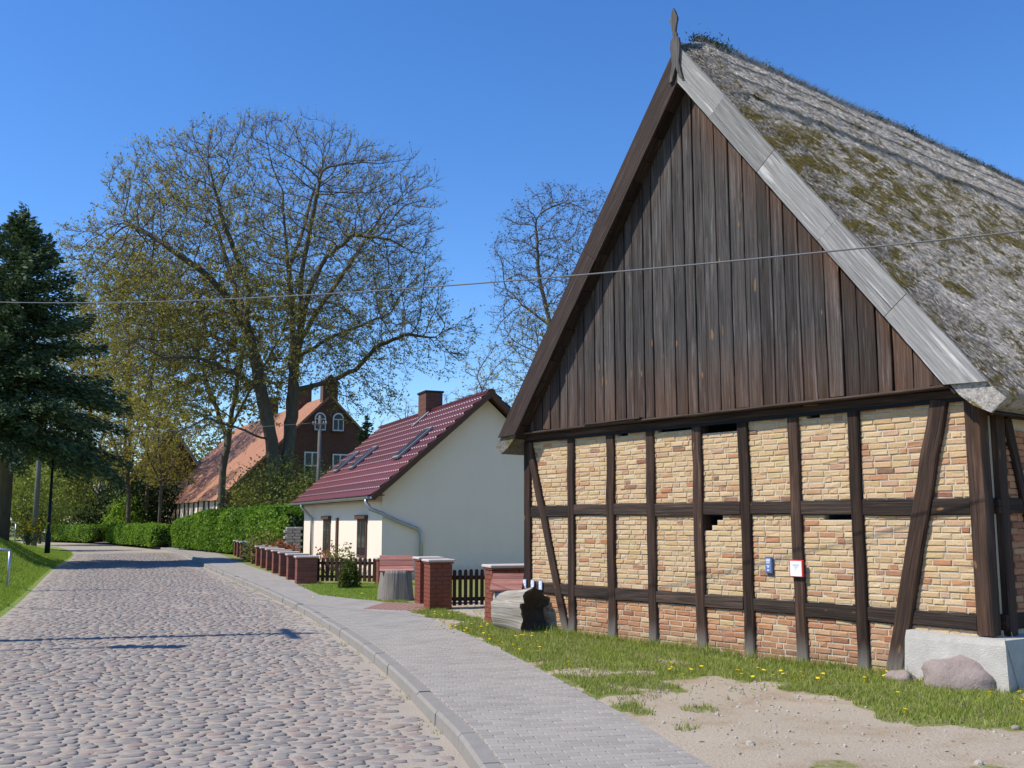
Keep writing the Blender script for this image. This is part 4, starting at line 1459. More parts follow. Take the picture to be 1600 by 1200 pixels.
# ------------------------------------------------------------------ logs with board covers
def log_thing(label, loc, rz, L, r, lean, hollow, cover):
    t = thing('hollow_log', label, 'log', loc, rz)
    n, k_ = 40, 16
    m = MB(); vs, fs, gc = [], [], []
    ph = rng.random() * 10
    rr_ = lambda a, s: r * (1 + .09 * math.sin(a * 3 + ph) * (.5 + .5 * s) + .20 * mnoise.noise(Vector((math.cos(a) * 1.7, math.sin(a) * 1.7, s * .5 + ph))) + .10 * mnoise.noise(Vector((math.cos(a) * 5, math.sin(a) * 5, s * .8 + ph)))) * (1 - .20 * (abs(((a + .6) % 2.1) - 1.05) < .09) * (.4 + .6 * s))
    for i in range(k_):
        s = i / (k_ - 1)
        for j in range(n):
            a = 2 * math.pi * j / n
            q = rr_(a, s) * (1 + .22 * s * s)
            x = -L / 2 + L * s + (.10 * mnoise.noise(Vector((math.cos(a) * 2, math.sin(a) * 2, 7 + ph))) if i == k_ - 1 else 0)
            vs.append((x, q * math.cos(a), max(-.03, r * .92 + q * math.sin(a)))); gc.append((x, a * r, 0))
    for i in range(k_ - 1):
        for j in range(n): fs.append((i * n + j, i * n + (j + 1) % n, (i + 1) * n + (j + 1) % n, (i + 1) * n + j))
    fs.append(tuple(range(n - 1, -1, -1)))
    m.add(vs, fs, .6, gc)
    m.build('trunk', M['silver'], t, True)
    # charred hollow end
    h = MB(); hv, hf = [], []
    last = vs[(k_ - 1) * n:]
    for ring, (sc, dx) in enumerate(((1.0, .004), (.93, .02), (.80, -.03), (.62, -.09), (.4, -.16))):
        for j in range(n):
            x, y, z = last[j]
            cz = r * .92
            jit = 1 + .12 * mnoise.noise(Vector((j * .7, ring * 2.0, ph)))
            hv.append((x + dx, y * sc * jit, max(-.02, cz + (z - cz) * sc * jit)))
    for ring in range(4):
        for j in range(n): hf.append((ring * n + j, ring * n + (j + 1) % n, (ring + 1) * n + (j + 1) % n, (ring + 1) * n + j))
    hf.append(tuple(4 * n + j for j in range(n)))
    h.add(hv, hf); h.build('charred_end' if hollow else 'cut_end', M['char'] if hollow else M['silver'], t, True)
    # sloping board cover on top
    cx, cz, cw_, cd, pitch, crz = cover
    rotm = Matrix.Rotation(crz, 3, 'Z') @ Matrix.Rotation(pitch, 3, 'X')
    co = thing_child = MB()
    for q in range(3):
        b = MB()
        off = (q - 1) * cd / 3
        c0 = Vector((cx, 0, cz)) + rotm @ Vector((-cw_ / 2, off, 0)); c1 = Vector((cx, 0, cz)) + rotm @ Vector((cw_ / 2, off, 0))
        b.beam(c0, c1, cd / 3 - .004, .035, up=tuple(rotm @ Vector((0, 0, 1))), jit=.002)
        b.build('cover_board', M['cover'], t)
    for sx in (-.38, .38):
        p = MB(); base = Vector((cx, 0, 0)) + rotm @ Vector((sx * cw_, 0, 0))
        p.beam((base.x, base.y, r * .6), (base.x, base.y, cz - .03), .07, .07, up=(0, -1, 0)); p.build('prop', M['rail'], t)
    return t


log_thing('pale weathered hollow log with charred black end at the barn corner', (.12, 15.80, 0), R(-52), .80, .29, 0, True, (-.32, .70, .50, .46, R(32), R(45)))
t = thing('log_stump', 'grey upright log stump under a red-brown board cover beside the lawn', 'log', (-2.46, 21.75, 0), R(8))
m = MB(); vs, fs, gc = [], [], []
n, k_ = 36, 9
for i in range(k_):
    z = -.03 + .66 * i / (k_ - 1)
    for j in range(n):
        a = 6.2832 * j / n
        q = .36 * (1.12 - .20 * i / (k_ - 1)) * (1 + .16 * mnoise.noise(Vector((math.cos(a) * 1.5, math.sin(a) * 1.5, z * .5))) + .07 * mnoise.noise(Vector((math.cos(a) * 6, math.sin(a) * 6, z * .6))))
        vs.append((q * math.cos(a), q * math.sin(a), z)); gc.append((z, a * .36, 0))
for i in range(k_ - 1):
    for j in range(n): fs.append((i * n + j, i * n + (j + 1) % n, (i + 1) * n + (j + 1) % n, (i + 1) * n + j))
fs.append(tuple((k_ - 1) * n + j for j in range(n)))
m.add(vs, fs, .25, gc); m.build('trunk', M['silver'], t, True)
rotm = Matrix.Rotation(R(34), 3, 'X')
for q in range(3):
    c0 = Vector((-.02, -.02, .76)) + rotm @ Vector((-.36, (q - 1) * .19, 0)); c1 = Vector((-.02, -.02, .76)) + rotm @ Vector((.36, (q - 1) * .19, 0))
    b = MB(); b.beam(c0, c1, .186, .035, up=tuple(rotm @ Vector((0, 0, 1))), jit=.002); b.build('cover_board', M['cover'], t)
for sx in (-.25, .25):
    b = MB(); b.beam((sx, .12, .55), (sx, .12, .84), .07, .07); b.build('prop', M['rail'], t)


# ------------------------------------------------------------------ boulder and stones by the plinth
def boulder(label, loc, sx, sy, sz, rz, seed):
    n, k_ = 22, 13
    vs, fs = [], []
    for i in range(k_ + 1):
        th = math.pi * i / k_
        for j in range(n):
            a = 2 * math.pi * j / n
            d = Vector((math.sin(th) * math.cos(a), math.sin(th) * math.sin(a), math.cos(th)))
            q = 1 + .26 * mnoise.noise(d * 1.3 + Vector((seed, 0, 0))) + .16 * mnoise.noise(d * 2.6 + Vector((0, seed, 0))) + .04 * mnoise.noise(d * 8 + Vector((0, 0, seed)))
            flat = min(1.0, .62 / max(.01, abs(d.z))) if d.z > 0 else 1
            vs.append((d.x * sx * q, d.y * sy * q, d.z * sz * q * (.75 + .25 * flat)))
    for i in range(k_):
        for j in range(n): fs.append((i * n + j, (i + 1) * n + j, (i + 1) * n + (j + 1) % n, i * n + (j + 1) % n))
    m = MB(); m.add(vs, fs, .5)
    o = m.build('boulder', M['granite'], None, True, loc=loc, rz=rz)
    return tag(o, label, 'boulder')


k = NT('pink_granite')
o_ = k.obj()
c = k.mix(k.noise(o_, 7, 6, .7), (.22, .17, .15), (.40, .33, .30))
c = k.mix(k.ramp(k.noise(o_, 120, 3), [(.5, 0.0), (.7, .6)]), c, (.16, .12, .11))
k.col(c); k.rough(.9); k.bump(k.noise(o_, 18, 7, .7), .7, .03); M['granite'] = k.m
boulder('large pinkish grey boulder in front of the white plinth', (4.52, 10.35, .06), .40, .27, .27, R(-40), 3.1)
boulder('flat half-buried stone at the right edge of the grass', (5.02, 9.72, -.02), .26, .2, .13, R(20), 8.4)
boulder('small grey stone between the brace foot and the plinth', barn_pt(2.83, -.30, .02), .17, .10, .10, R(-50), 5.2)
boulder('small white pebble stone on the sandy yard', (4.06, 8.35, .005), .035, .03, .025, 0, 1.7)
# dry stalks beside the boulder
m = MB()
for q in range(5):
    bx, by = 4.95 + rng.uniform(-.15, .25), 10.15 + rng.uniform(-.15, .15)
    tx, ty = rng.uniform(-.35, .05), rng.uniform(-.1, .1)
    m.tube([(bx, by, 0), (bx + tx * .4, by + ty * .5, .25), (bx + tx, by + ty, .45 + rng.random() * .15)], [.004, .003, .0015], 4, rng.random())
tag(m.build('dry_stalks', M['dry'], None, kind='stuff'), 'thin dry grass stalks rising beside the boulder')

# ------------------------------------------------------------------ brick farmhouse behind the oak
RA = math.atan2(.47, .883)
RH = thing('brick_farmhouse', 'tall brick farmhouse with orange clay roof and half-timbered side', 'house', (-20.2, 70, 0), RA)
RW_, RL_, REZ, RPZ = 15.2, 30.0, 3.35, 10.85
m = MB()
vs = [(0, 0, -.1), (RW_, 0, -.1), (RW_, 0, REZ), (RW_ / 2, 0, RPZ), (0, 0, REZ), (0, RL_, -.1), (RW_, RL_, -.1), (RW_, RL_, REZ), (RW_ / 2, RL_, RPZ), (0, RL_, REZ)]
m.add(vs, [(0, 1, 2, 3, 4), (9, 8, 7, 6, 5), (1, 6, 7, 2), (2, 7, 8, 3), (3, 8, 9, 4), (5, 0, 4, 9)])
m.build('wall', M['house_brick'], RH)
sl = Vector((-(RW_ / 2), 0, REZ - RPZ)); sll = sl.length; sl.normalize(); sln = Vector((sl.z, 0, -sl.x)); sln = sln if sln.z > 0 else -sln
m = MB()
for s in (1, -1):
    vs, fs = [], []
    nb_, ny_ = 34, 60
    for iy in range(ny_ + 1):
        yy = -.12 + (RL_ + .3) * iy / ny_
        for ib in range(nb_ + 1):
            b = (sll + .45) * ib / nb_
            sag = -.10 * math.sin(math.pi * ib / nb_) * (.5 + .5 * mnoise.noise(Vector((yy * .2, b * .3, s))))
            p = Vector((0, yy, RPZ)) + sl * b + sln * (.13 + sag + .015 * (ib % 2))
            vs.append((RW_ / 2 + p.x * s, p.y, p.z))
    for iy in range(ny_):
        for ib in range(nb_): fs.append((iy * (nb_ + 1) + ib, iy * (nb_ + 1) + ib + 1, (iy + 1) * (nb_ + 1) + ib + 1, (iy + 1) * (nb_ + 1) + ib))
    m.add(vs, fs)
    e = [Vector((0, -.12, RPZ)) + sl * b + sln * h for b, h in ((0, .12), (sll + .45, .12), (sll + .45, -.04), (0, -.04))]
    m.add([(RW_ / 2 + q.x * s, q.y, q.z) for q in e], [(0, 1, 2, 3)])
rro = m.build('roof', M['tile_orange'], RH)
# gable pinnacle (bell-cote like) and chimneys
m = MB(); m.bbox((RW_ / 2 - .02, .25, 11.1), (1.15, .7, 1.5), b=.02); pn = m.build('gable_pinnacle', M['house_brick'], RH)
m = MB(); hw = .72; m.add([(RW_ / 2 - hw, -.2, 11.85), (RW_ / 2 + hw, -.2, 11.85), (RW_ / 2, -.2, 12.5), (RW_ / 2 - hw, .7, 11.85), (RW_ / 2 + hw, .7, 11.85), (RW_ / 2, .7, 12.5)], [(0, 1, 2), (5, 4, 3), (0, 2, 5, 3), (1, 4, 5, 2), (0, 3, 4, 1)]); m.build('pinnacle_roof', M['house_brick'], pn)
for yc, hh in ((16.5, 12.3), (6.5, 12.0)):
    m = MB(); m.bbox((RW_ / 2 - .3, yc, hh - 1.2), (1.2, 1.5, 2.6), b=.02); co = m.build('chimney', M['house_brick'], RH)
    m = MB(); m.bbox((RW_ / 2 - .3, yc, hh + .12), (1.35, 1.65, .16), b=.02); m.build('chimney_cap', M['house_brick'], co)


def arch_window(x, z0, z1, w, parent):
    n = 9
    out = [(-w / 2, z0), (w / 2, z0)] + [(w / 2 * math.cos(math.pi * i / n), z1 - w / 2 + w / 2 * math.sin(math.pi * i / n)) for i in range(n + 1)]
    m = MB(); q = len(out)
    m.add([(x + a, -.10, b) for a, b in out] + [(x + a, .02, b) for a, b in out], [tuple(range(q)), ] + [(i, q + i, q + (i + 1) % q, (i + 1) % q) for i in range(q)])
    f = m.build('window', M['white'], parent)
    rects = [(-w * .23, z0 + .10, w * .36, (z1 - w * .62) - z0 - .1), (w * .23, z0 + .10, w * .36, (z1 - w * .62) - z0 - .1)]
    for cx, zz, ww, hh in rects:
        p = MB(); p.box((x + cx, -.112, zz + hh / 2), (ww, .02, hh)); p.build('pane', M['glass'], f)
    p = MB(); pts_ = [(w * .40 * math.cos(math.pi * i / 8), z1 - w * .54 + w * .42 * math.sin(math.pi * i / 8)) for i in range(9)]
    p.add([(x + a, -.114, b) for a, b in pts_], [tuple(range(9))]); p.build('pane', M['glass'], f)
    p = MB(); p.bbox((x, -.14, z0 - .06), (w + .2, .2, .1), b=.01); p.build('sill', M['house_brick'], f)


arch_window(6.86, 8.3, 9.62, .84, RH); arch_window(8.24, 8.3, 9.65, .84, RH)
for x, z0, z1 in ((6.32, 4.7, 6.7), (8.45, 4.9, 6.6), (3.6, .9, 2.5), (10.9, 4.9, 6.6)):
    m = MB(); m.bbox((x, -.03, (z0 + z1) / 2), (1.15, .12, z1 - z0), b=.01); f = m.build('window', M['white'], RH)
    for sx in (-1, 1):
        for q in range(2):
            hh = (z1 - z0 - .3) / 2
            p = MB(); p.box((x + sx * .27, -.10, z0 + .1 + hh / 2 + q * (hh + .1)), (.42, .03, hh)); p.build('pane', M['glass'], f)
# half-timbered long side facing the street
m = MB(); m.box((-.03, RL_ / 2, 1.75), (.06, RL_ - .1, 3.2)); m.build('white_infill', M['plaster'], RH)
yy = .1
pi_ = 0
while yy < RL_:
    m = MB(); m.beam((-.05, yy, .2), (-.05, yy, 3.3), .30 if pi_ % 3 else .45, .16, up=(-1, 0, 0)); m.build('timber_post', M['timber_red'] if False else M['brown_timber'] if 'brown_timber' in M else M['brown'], RH)
    yy += 1.75 + (pi_ % 2) * .45; pi_ += 1
m = MB(); m.beam((-.055, 0, .25), (-.055, RL_, .25), .2, .15, up=(-1, 0, 0)); m.build('sill_beam', M['brown'], RH)

# older dark barn further back
t = thing('old_barn', 'shaded old gabled barn with brown tile roof behind the trees', 'barn', (-37.5, 93, 0), R(24))
m = MB(); w, h, p = 11.0, 2.6, 10.6
vs = [(0, 0, -.1), (w, 0, -.1), (w, 0, h), (w / 2, 0, p), (0, 0, h), (0, 16, -.1), (w, 16, -.1), (w, 16, h), (w / 2, 16, p), (0, 16, h)]
m.add(vs, [(0, 1, 2, 3, 4), (9, 8, 7, 6, 5), (1, 6, 7, 2), (5, 0, 4, 9)]); m.build('wall', M['house_brick'], t)
m = MB()
for s in (-1, 1):
    a = [(w / 2, -.3, p + .15), (w / 2 + s * (w / 2 + .4), -.3, h - .5), (w / 2 + s * (w / 2 + .4), 16.3, h - .5), (w / 2, 16.3, p + .15)]
    m.add(a + [(x, y, z - .2) for x, y, z in a], [(0, 1, 2, 3), (7, 6, 5, 4), (0, 4, 5, 1), (1, 5, 6, 2), (2, 6, 7, 3)])
m.build('roof', M['tile_old'], t)
for s in (-1, 1):
    m = MB(); m.beam((w / 2, -.36, p + .02), (w / 2 + s * (w / 2 + .4), -.36, h - .6), .3, .05, up=(0, -1, 0)); m.build('verge_board', M['silver'], t)

# ------------------------------------------------------------------ trees
def colonize(skel, attr, step, infl, kill, iters, seed=1, grav=0.0):
    """space colonisation; skel = list of polylines (first point of later ones snaps to nearest node)"""
    g = np.random.default_rng(seed)
    nodes, par = [], []
    for li, line in enumerate(skel):
        line = [np.array(p, float) for p in line]
        prev = -1
        if li:
            d = np.linalg.norm(np.array(nodes) - line[0], axis=1); prev = int(d.argmin())
        else:
            nodes.append(line[0]); par.append(-1); prev = 0
        for q in line[1:]:
            a = nodes[prev].copy(); L = np.linalg.norm(q - a); n = max(1, int(L / step))
            for i in range(1, n + 1):
                pt = a + (q - a) * i / n
                if i < n: pt = pt + g.normal(0, step * .07, 3)
                nodes.append(pt); par.append(prev); prev = len(nodes) - 1
    A = np.asarray(attr, float)
    best = np.full(len(A), 1e9); bi = np.zeros(len(A), int)
    alive = np.ones(len(A), bool)
    new0 = 0
    grown = {}
    for it in range(iters):
        P = np.array(nodes[new0:]); base = new0; new0 = len(nodes)
        if len(P) == 0: break
        for c in range(0, len(P), 400):
            D = np.linalg.norm(A[:, None, :] - P[None, c:c + 400, :], axis=2)
            k_ = D.argmin(1); dd = D[np.arange(len(A)), k_]
            u = dd < best
            best[u] = dd[u]; bi[u] = base + c + k_[u]
        alive &= best > kill
        act = alive & (best < infl)
        if not act.any(): break
        idx = bi[act]; dirs = A[act] - np.array(nodes)[idx]
        dirs /= np.linalg.norm(dirs, axis=1)[:, None] + 1e-9
        acc = {}
        for i_, d_ in zip(idx, dirs):
            if i_ in acc: acc[i_] += d_
            else: acc[i_] = d_.copy()
        for i_, d_ in acc.items():
            n_ = np.linalg.norm(d_)
            if n_ < 1e-6 or grown.get(i_, 0) > 3: continue
            pd = nodes[i_] - nodes[par[i_]] if par[i_] >= 0 else np.array([0, 0, 1.0])
            pd = pd / (np.linalg.norm(pd) + 1e-9)
            v = d_ / n_ + pd * .5 + g.normal(0, .13, 3); v[2] -= grav
            v /= np.linalg.norm(v)
            grown[i_] = grown.get(i_, 0) + 1
            nodes.append(nodes[i_] + v * step); par.append(i_)
    return np.array(nodes), np.array(par)


def radii(par, r0, ex, rmax=None):
    n = len(par); acc = np.zeros(n)
    for i in range(n - 1, -1, -1):
        if acc[i] == 0: acc[i] = r0 ** ex
        if par[i] >= 0: acc[par[i]] += acc[i]
    r = acc ** (1 / ex)
    return r if rmax is None else np.minimum(r, rmax)


def branch_mesh(name, nodes, par, rad, mat, sel):
    """tubes along chains for the nodes in sel"""
    n = len(par)
    kids = [[] for _ in range(n)]
    for i in range(n):
        if par[i] >= 0: kids[par[i]].append(i)
    V, F = [], []
    starts = [(-1, 0)]
    stack = [(None, 0)]
    while stack:
        p, i = stack.pop()
        chain = [i] if p is None else [p, i]
        r_first = rad[i]
        c = i
        while kids[c]:
            ks = sorted(kids[c], key=lambda q: -rad[q])
            for q in ks[1:]: stack.append((c, q))
            c = ks[0]; chain.append(c)
        if not any(sel[q] for q in chain): continue
        if not all(sel[q] for q in chain):
            m_ = [sel[q] for q in chain]
            if sel[chain[-1]] and not sel[chain[0]]:
                chain = chain[max(0, m_.index(True) - 1):]
            else:
                chain = chain[:len(m_) - m_[::-1].index(True) + 0] if sel[chain[0]] or True else chain
                m2 = [sel[q] for q in chain]
                chain = chain[max(0, m2.index(True) - 1):]
        if len(chain) < 2: continue
        rr = [rad[q] for q in chain]
        if p is not None and chain[0] == p: rr[0] = rr[1]
        ns = 10 if max(rr) > .25 else (6 if max(rr) > .07 else (4 if max(rr) > .035 else 3))
        ref = Vector((.3, .5, .2)); base = len(V)
        for k_, q in enumerate(chain):
            a = Vector(nodes[chain[max(0, k_ - 1)]]); b = Vector(nodes[chain[min(len(chain) - 1, k_ + 1)]])
            d = (b - a); d.normalize()
            x = d.cross(ref)
            if x.length < 1e-4: x = d.cross(Vector((1, 0, 0)))
            x.normalize(); y = x.cross(d); ref = y
            o = Vector(nodes[q]); rk = rr[k_] * (.35 if k_ == len(chain) - 1 else 1)
            for s in range(ns):
                t_ = 6.28318 * s / ns
                V.append(o + (x * math.cos(t_) + y * math.sin(t_)) * rk)
        for k_ in range(len(chain) - 1):
            for s in range(ns):
                s2 = (s + 1) % ns
                F.append((base + k_ * ns + s, base + k_ * ns + s2, base + k_ * ns + ns + s2, base + k_ * ns + ns + s))
    V = np.array([tuple(v) for v in V]); F = np.array(F)
    return np_mesh(name, V, F, mat, None, True)


def twigs_leaves(nodes, par, rad, thr, per, tl, tw, lper, ls, spread, seed, droop=0.0, leafprob=None, outw=None):
    """twig triangles and leaf quads near the thin nodes -> (V,F) of each"""
    g = np.random.default_rng(seed)
    idx = np.where((rad < thr) & (par >= 0))[0]
    base = np.repeat(idx, per)
    pd = nodes[base] - nodes[par[base]]; pd /= np.linalg.norm(pd, axis=1)[:, None] + 1e-9
    n = len(base)
    d = pd + g.normal(0, .75 if outw is None else .5, (n, 3)); d[:, 2] += .15 - droop
    if outw is not None:
        q_ = nodes[base] - np.array(outw); d += .9 * q_ / (np.linalg.norm(q_, axis=1)[:, None] + 1e-9)
    d /= np.linalg.norm(d, axis=1)[:, None]
    L = tl * g.uniform(.4, 1.15, (n, 1))
    s = nodes[base] - pd * g.random((n, 1)) * .1
    w = np.cross(d, g.normal(0, 1, (n, 3))); w /= np.linalg.norm(w, axis=1)[:, None] + 1e-9
    w2 = np.cross(d, w)
    tip = s + d * L + np.array([0, 0, -droop * .6]) * L
    V = np.stack([s + w * tw, s - w * tw * .5 + w2 * tw * .87, s - w * tw * .5 - w2 * tw * .87, tip], 1).reshape(-1, 3)
    o = np.arange(n)[:, None] * 4
    F = np.concatenate([o + np.array([[0, 1, 3]]), o + np.array([[1, 2, 3]]), o + np.array([[2, 0, 3]])])
    # leaves along twigs
    ti = np.repeat(np.arange(n), lper)
    if leafprob is not None:
        keep = g.random(len(ti)) < leafprob(s[ti]); ti = ti[keep]
    m_ = len(ti)
    f = g.uniform(.62, 1.06, (m_, 1))
    c = s[ti] + (tip[ti] - s[ti]) * f + g.normal(0, spread, (m_, 3))
    a = g.normal(0, 1, (m_, 3)); a[:, 2] -= droop * 1.5; a /= np.linalg.norm(a, axis=1)[:, None]
    b = np.cross(a, g.normal(0, 1, (m_, 3))); b /= np.linalg.norm(b, axis=1)[:, None] + 1e-9
    sz = ls * g.uniform(.55, 1.3, (m_, 1))
    LV = np.stack([c - a * sz, c + b * sz * .42, c + a * sz, c - b * sz * .42], 1).reshape(-1, 3)
    LF = np.arange(4 * m_).reshape(-1, 4)
    rn_ = np.repeat(g.random(m_), 4)
    return V, F, LV, LF, rn_


def env_points(n, lobes, seed, zmin=None, hollow=.0):
    g = np.random.default_rng(seed); out = []
    w = np.array([l[3] * l[4] * l[5] for l in lobes]); w = w / w.sum()
    while len(out) < n:
        l = lobes[g.choice(len(lobes), p=w)]
        v = g.normal(0, 1, 3); v /= np.linalg.norm(v)
        r = g.random() ** (1 / 3)
        if r < hollow and g.random() < .6: continue
        p = np.array(l[:3]) + v * r * np.array(l[3:6])
        if zmin is not None and p[2] < zmin: continue
        if mnoise.noise(Vector(tuple(p * (1.6 / max(2.0, l[3]) + .12))) + Vector((seed, 0, 0))) < -.24: continue
        out.append(p)
    return np.array(out)


def make_tree(name, label, loc, skel, lobes, nattr, step, r0, ex, seed, bud, zmin=None, per=2, tl=.5, tw=.012, lper=3, ls=.08, infl=4, kill=None, bark=None, twig=None, group=None, iters=90, droop=0.0, leafprob=None, cat='tree', thr=None, rmax=None, hollow=.35, grav=0.0, rz=0, outw=None):
    A = env_points(nattr, lobes, seed, zmin, hollow)
    nodes, par = colonize(skel, A, step, infl, kill or step * 1.6, iters, seed, grav)
    rad = radii(par, r0, ex, rmax)
    t = thing(name, label, cat, loc, rz, group)
    thick = rad > (thr or r0 * 4)
    link('trunk', branch_mesh('trunk', nodes, par, rad, bark or M['bark'], thick), t)
    cr = link('crown', branch_mesh('crown', nodes, par, rad, twig or M['twig'], ~thick), t)
    V, F, LV, LF, rn_ = twigs_leaves(nodes, par, rad, r0 * 2.6, per, tl, tw, lper, ls, .05, seed + 5, droop, leafprob, outw)
    link('twigs', np_mesh('twigs', V, F, twig or M['twig']), cr, kind='stuff')
    if len(LF): link('buds', np_mesh('buds', LV, LF, bud, rn_), cr, kind='stuff')
    return t


def copy_tree(o, loc, rz, sc, label):
    c = o.copy(); COL.objects.link(c); c.location = loc; c.rotation_euler = (0, 0, rz); c.scale = sc; c['label'] = label
    for ch_ in o.children:
        q = ch_.copy(); COL.objects.link(q); q.parent = c
        for g2 in ch_.children:
            q2 = g2.copy(); COL.objects.link(q2); q2.parent = q
    return c


# the great oak: limbs traced in metres (x, depth, z) from its foot
def ok_(px, py, dy=0): return ((px - 437) * .0371, dy, 1.65 + (815 - py) * .0371)


oak_skel = [
    [(0, 0, -.1), ok_(434, 760), ok_(428, 690, -.2), ok_(412, 620, -.4), ok_(400, 560, -.6), ok_(388, 505, -1), ok_(392, 455, -1.4), ok_(372, 400, -1.8), ok_(352, 345, -2.2), ok_(338, 290, -2.5)],
    [(.05, .05, .4), ok_(446, 740, .4), ok_(452, 680, .5), ok_(456, 610, .5), ok_(452, 540, .6), ok_(449, 480, .8), ok_(441, 410, .6), ok_(432, 340, .8), ok_(424, 270, .9)],
    [ok_(398, 545, -.8), ok_(372, 480, -2), ok_(335, 440, -3), ok_(285, 405, -3.5), ok_(245, 378, -3), ok_(205, 358, -2.6)],
    [ok_(400, 560, -.6), ok_(368, 545, .8), ok_(330, 520, 2), ok_(285, 500, 3), ok_(230, 480, 4), ok_(170, 440, 4)],
    [ok_(388, 505, -1), ok_(350, 440, 1.5), ok_(318, 370, 3), ok_(290, 300, 4)],
    [ok_(455, 600, .5), ok_(472, 520, -1), ok_(490, 460, -2), ok_(520, 415, -3), ok_(565, 385, -3.6), ok_(620, 395, -4)],
    [ok_(472, 520, -1), ok_(480, 440, -2.5), ok_(496, 360, -3), ok_(512, 285, -3.4)],
    [ok_(452, 545, .6), ok_(478, 470, 2.5), ok_(510, 400, 4), ok_(545, 330, 5), ok_(575, 280, 5)],
    [ok_(458, 612, .5), ok_(505, 592, 1), ok_(548, 572, 1.5), ok_(580, 535, 1.5), ok_(630, 515, 1), ok_(680, 522, .5)],
    [ok_(456, 560, .5), ok_(500, 510, 3), ok_(540, 480, 5), ok_(590, 450, 6)],
    [ok_(441, 410, .6), ok_(455, 330, 2), ok_(470, 250, 2.5)],
    [ok_(412, 610, -.4), ok_(380, 590, -2.5), ok_(340, 575, -4), ok_(300, 580, -5), ok_(260, 560, -6)],
    [ok_(428, 690, -.2), ok_(390, 675, -2), ok_(355, 665, -4), ok_(320, 690, -5), ok_(300, 705, -5.5)],
]
oak_lobes = [(-.6, 0, 17.2, 9.6, 8.6, 8.6), (-6.5, 0, 14.5, 5.3, 6, 4.6), (5.0, 0, 16, 5.0, 6, 6), (8.9, .3, 12.6, 2.9, 2.6, 2.6), (-9.0, -1.5, 17.0, 3.6, 4, 3.0), (-6.6, 0, 21.3, 4.0, 4.5, 3.2), (5.5, 0, 20.6, 4.0, 4.5, 3.4), (-5.5, -2, 10.2, 4.6, 4, 2.6), (4.6, 1, 9.6, 2.5, 3, 2.0), (-4.2, -4, 6.8, 2.6, 2, 1.5)]


def oakprob(p):
    # budding is farther along low on the shaded street side
    return np.clip(.55 + (15 - p[:, 2]) * .05 + (-p[:, 0]) * .03, .15, 1)


OAK = make_tree('oak_tree', 'huge spreading oak just coming into bud beside the street', (-13.6, 58, 0), oak_skel, oak_lobes, 14500, .35, .0105, 2.08, 21, M['bud'], zmin=5.2, per=3, tl=.75, tw=.0105, lper=5, ls=.085, infl=5.0, kill=.46, iters=90, leafprob=oakprob, hollow=.0, outw=(-.5, 0, 11), rmax=.62)

# yellowish trees standing behind the oak, to the left
T2 = make_tree('budding_tree', 'slender tree with yellow buds behind the dark spruce', (-34.5, 88, 0), [[(0, 0, -.2), (.2, 0, 6), (.5, .3, 12), (.2, 0, 18), (-.4, .3, 22)], [(.3, 0, 7), (1.6, .6, 12), (2.6, 1, 17)], [(.3, 0, 6), (-1.5, -.5, 12), (-2.6, -1, 17)]],
               [(0, 0, 19, 5.5, 5, 8.5), (-2, 0, 14, 4, 4, 4)], 1500, .75, .022, 2.35, 31, M['bud_y'], zmin=7, per=4, tl=.9, tw=.018, lper=4, ls=.15, infl=7, kill=1.0, group='budding trees behind the oak')
copy_tree(T2, (-30.5, 84, 0), 2.2, (.8, .8, .88), 'thin budding tree with forked stem left of the old barn roof')
copy_tree(T2, (-38.2, 90.5, 0), 4.0, (.9, .9, .8), 'budding tree with thin dark stem above the far low hedge')
copy_tree(T2, (-41.5, 95, 0), 1.1, (.9, .9, .9), 'pale budding tree half hidden by the dark spruce')
T3 = make_tree('budding_tree', 'thick-stemmed budding tree directly left of the oak trunk', (-19.0, 65.4, 0), [[(0, 0, -.2), (.1, 0, 5), (.5, .2, 9), (1.2, 0, 13), (1.5, .3, 17)], [(.3, 0, 7), (-1.4, .6, 11), (-2.8, 1, 14)], [(.4, 0, 8), (2.5, -.5, 11.5), (4, -1, 14)]],
               [(.3, 0, 14, 5.5, 5, 5), (-1, 0, 9.5, 5, 4, 2.5)], 1300, .65, .024, 2.25, 33, M['bud_y'], zmin=5.5, per=4, tl=.8, tw=.018, lper=4, ls=.15, infl=7, kill=.9, group='budding trees behind the oak')

copy_tree(T3, (-30.6, 80.2, 0), 2.0, (.74, .74, .66), 'broad yellow-green budding tree screening the old barn')
copy_tree(T3, (-25.7, 73.6, 0), 4.4, (.55, .55, .56), 'small yellow-green budding tree before the farmhouse roof')

# bare trees between the white house and the barn
BT = make_tree('bare_tree', 'bare leafless tree rising behind the barn roof', (3.1, 48, 0), [[(0, 0, -.2), (-.2, 0, 4), (-.6, .2, 8), (-1.3, 0, 11.5), (-1.8, .3, 14), (-1.9, 0, 16.5)], [(-.6, 0, 8.5), (.6, .5, 12), (1.4, .8, 15)], [(-1.2, 0, 11), (-2.6, .6, 12.3), (-3.4, .9, 13.2)], [(-.6, 0, 8), (-1.8, -.8, 9.6), (-3, -1, 10.2)]],
               [(-1.0, 0, 14.2, 3.3, 3.0, 4.2), (-2.6, 0, 11.6, 1.7, 2, 2.2), (1.6, 0, 14, 2.4, 2.5, 4)], 3000, .34, .0115, 2.2, 41, M['bud_b'], zmin=6, per=4, tl=.55, tw=.010, lper=1, ls=.06, infl=4.5, kill=.42, twig=M['twig_grey'], hollow=0)
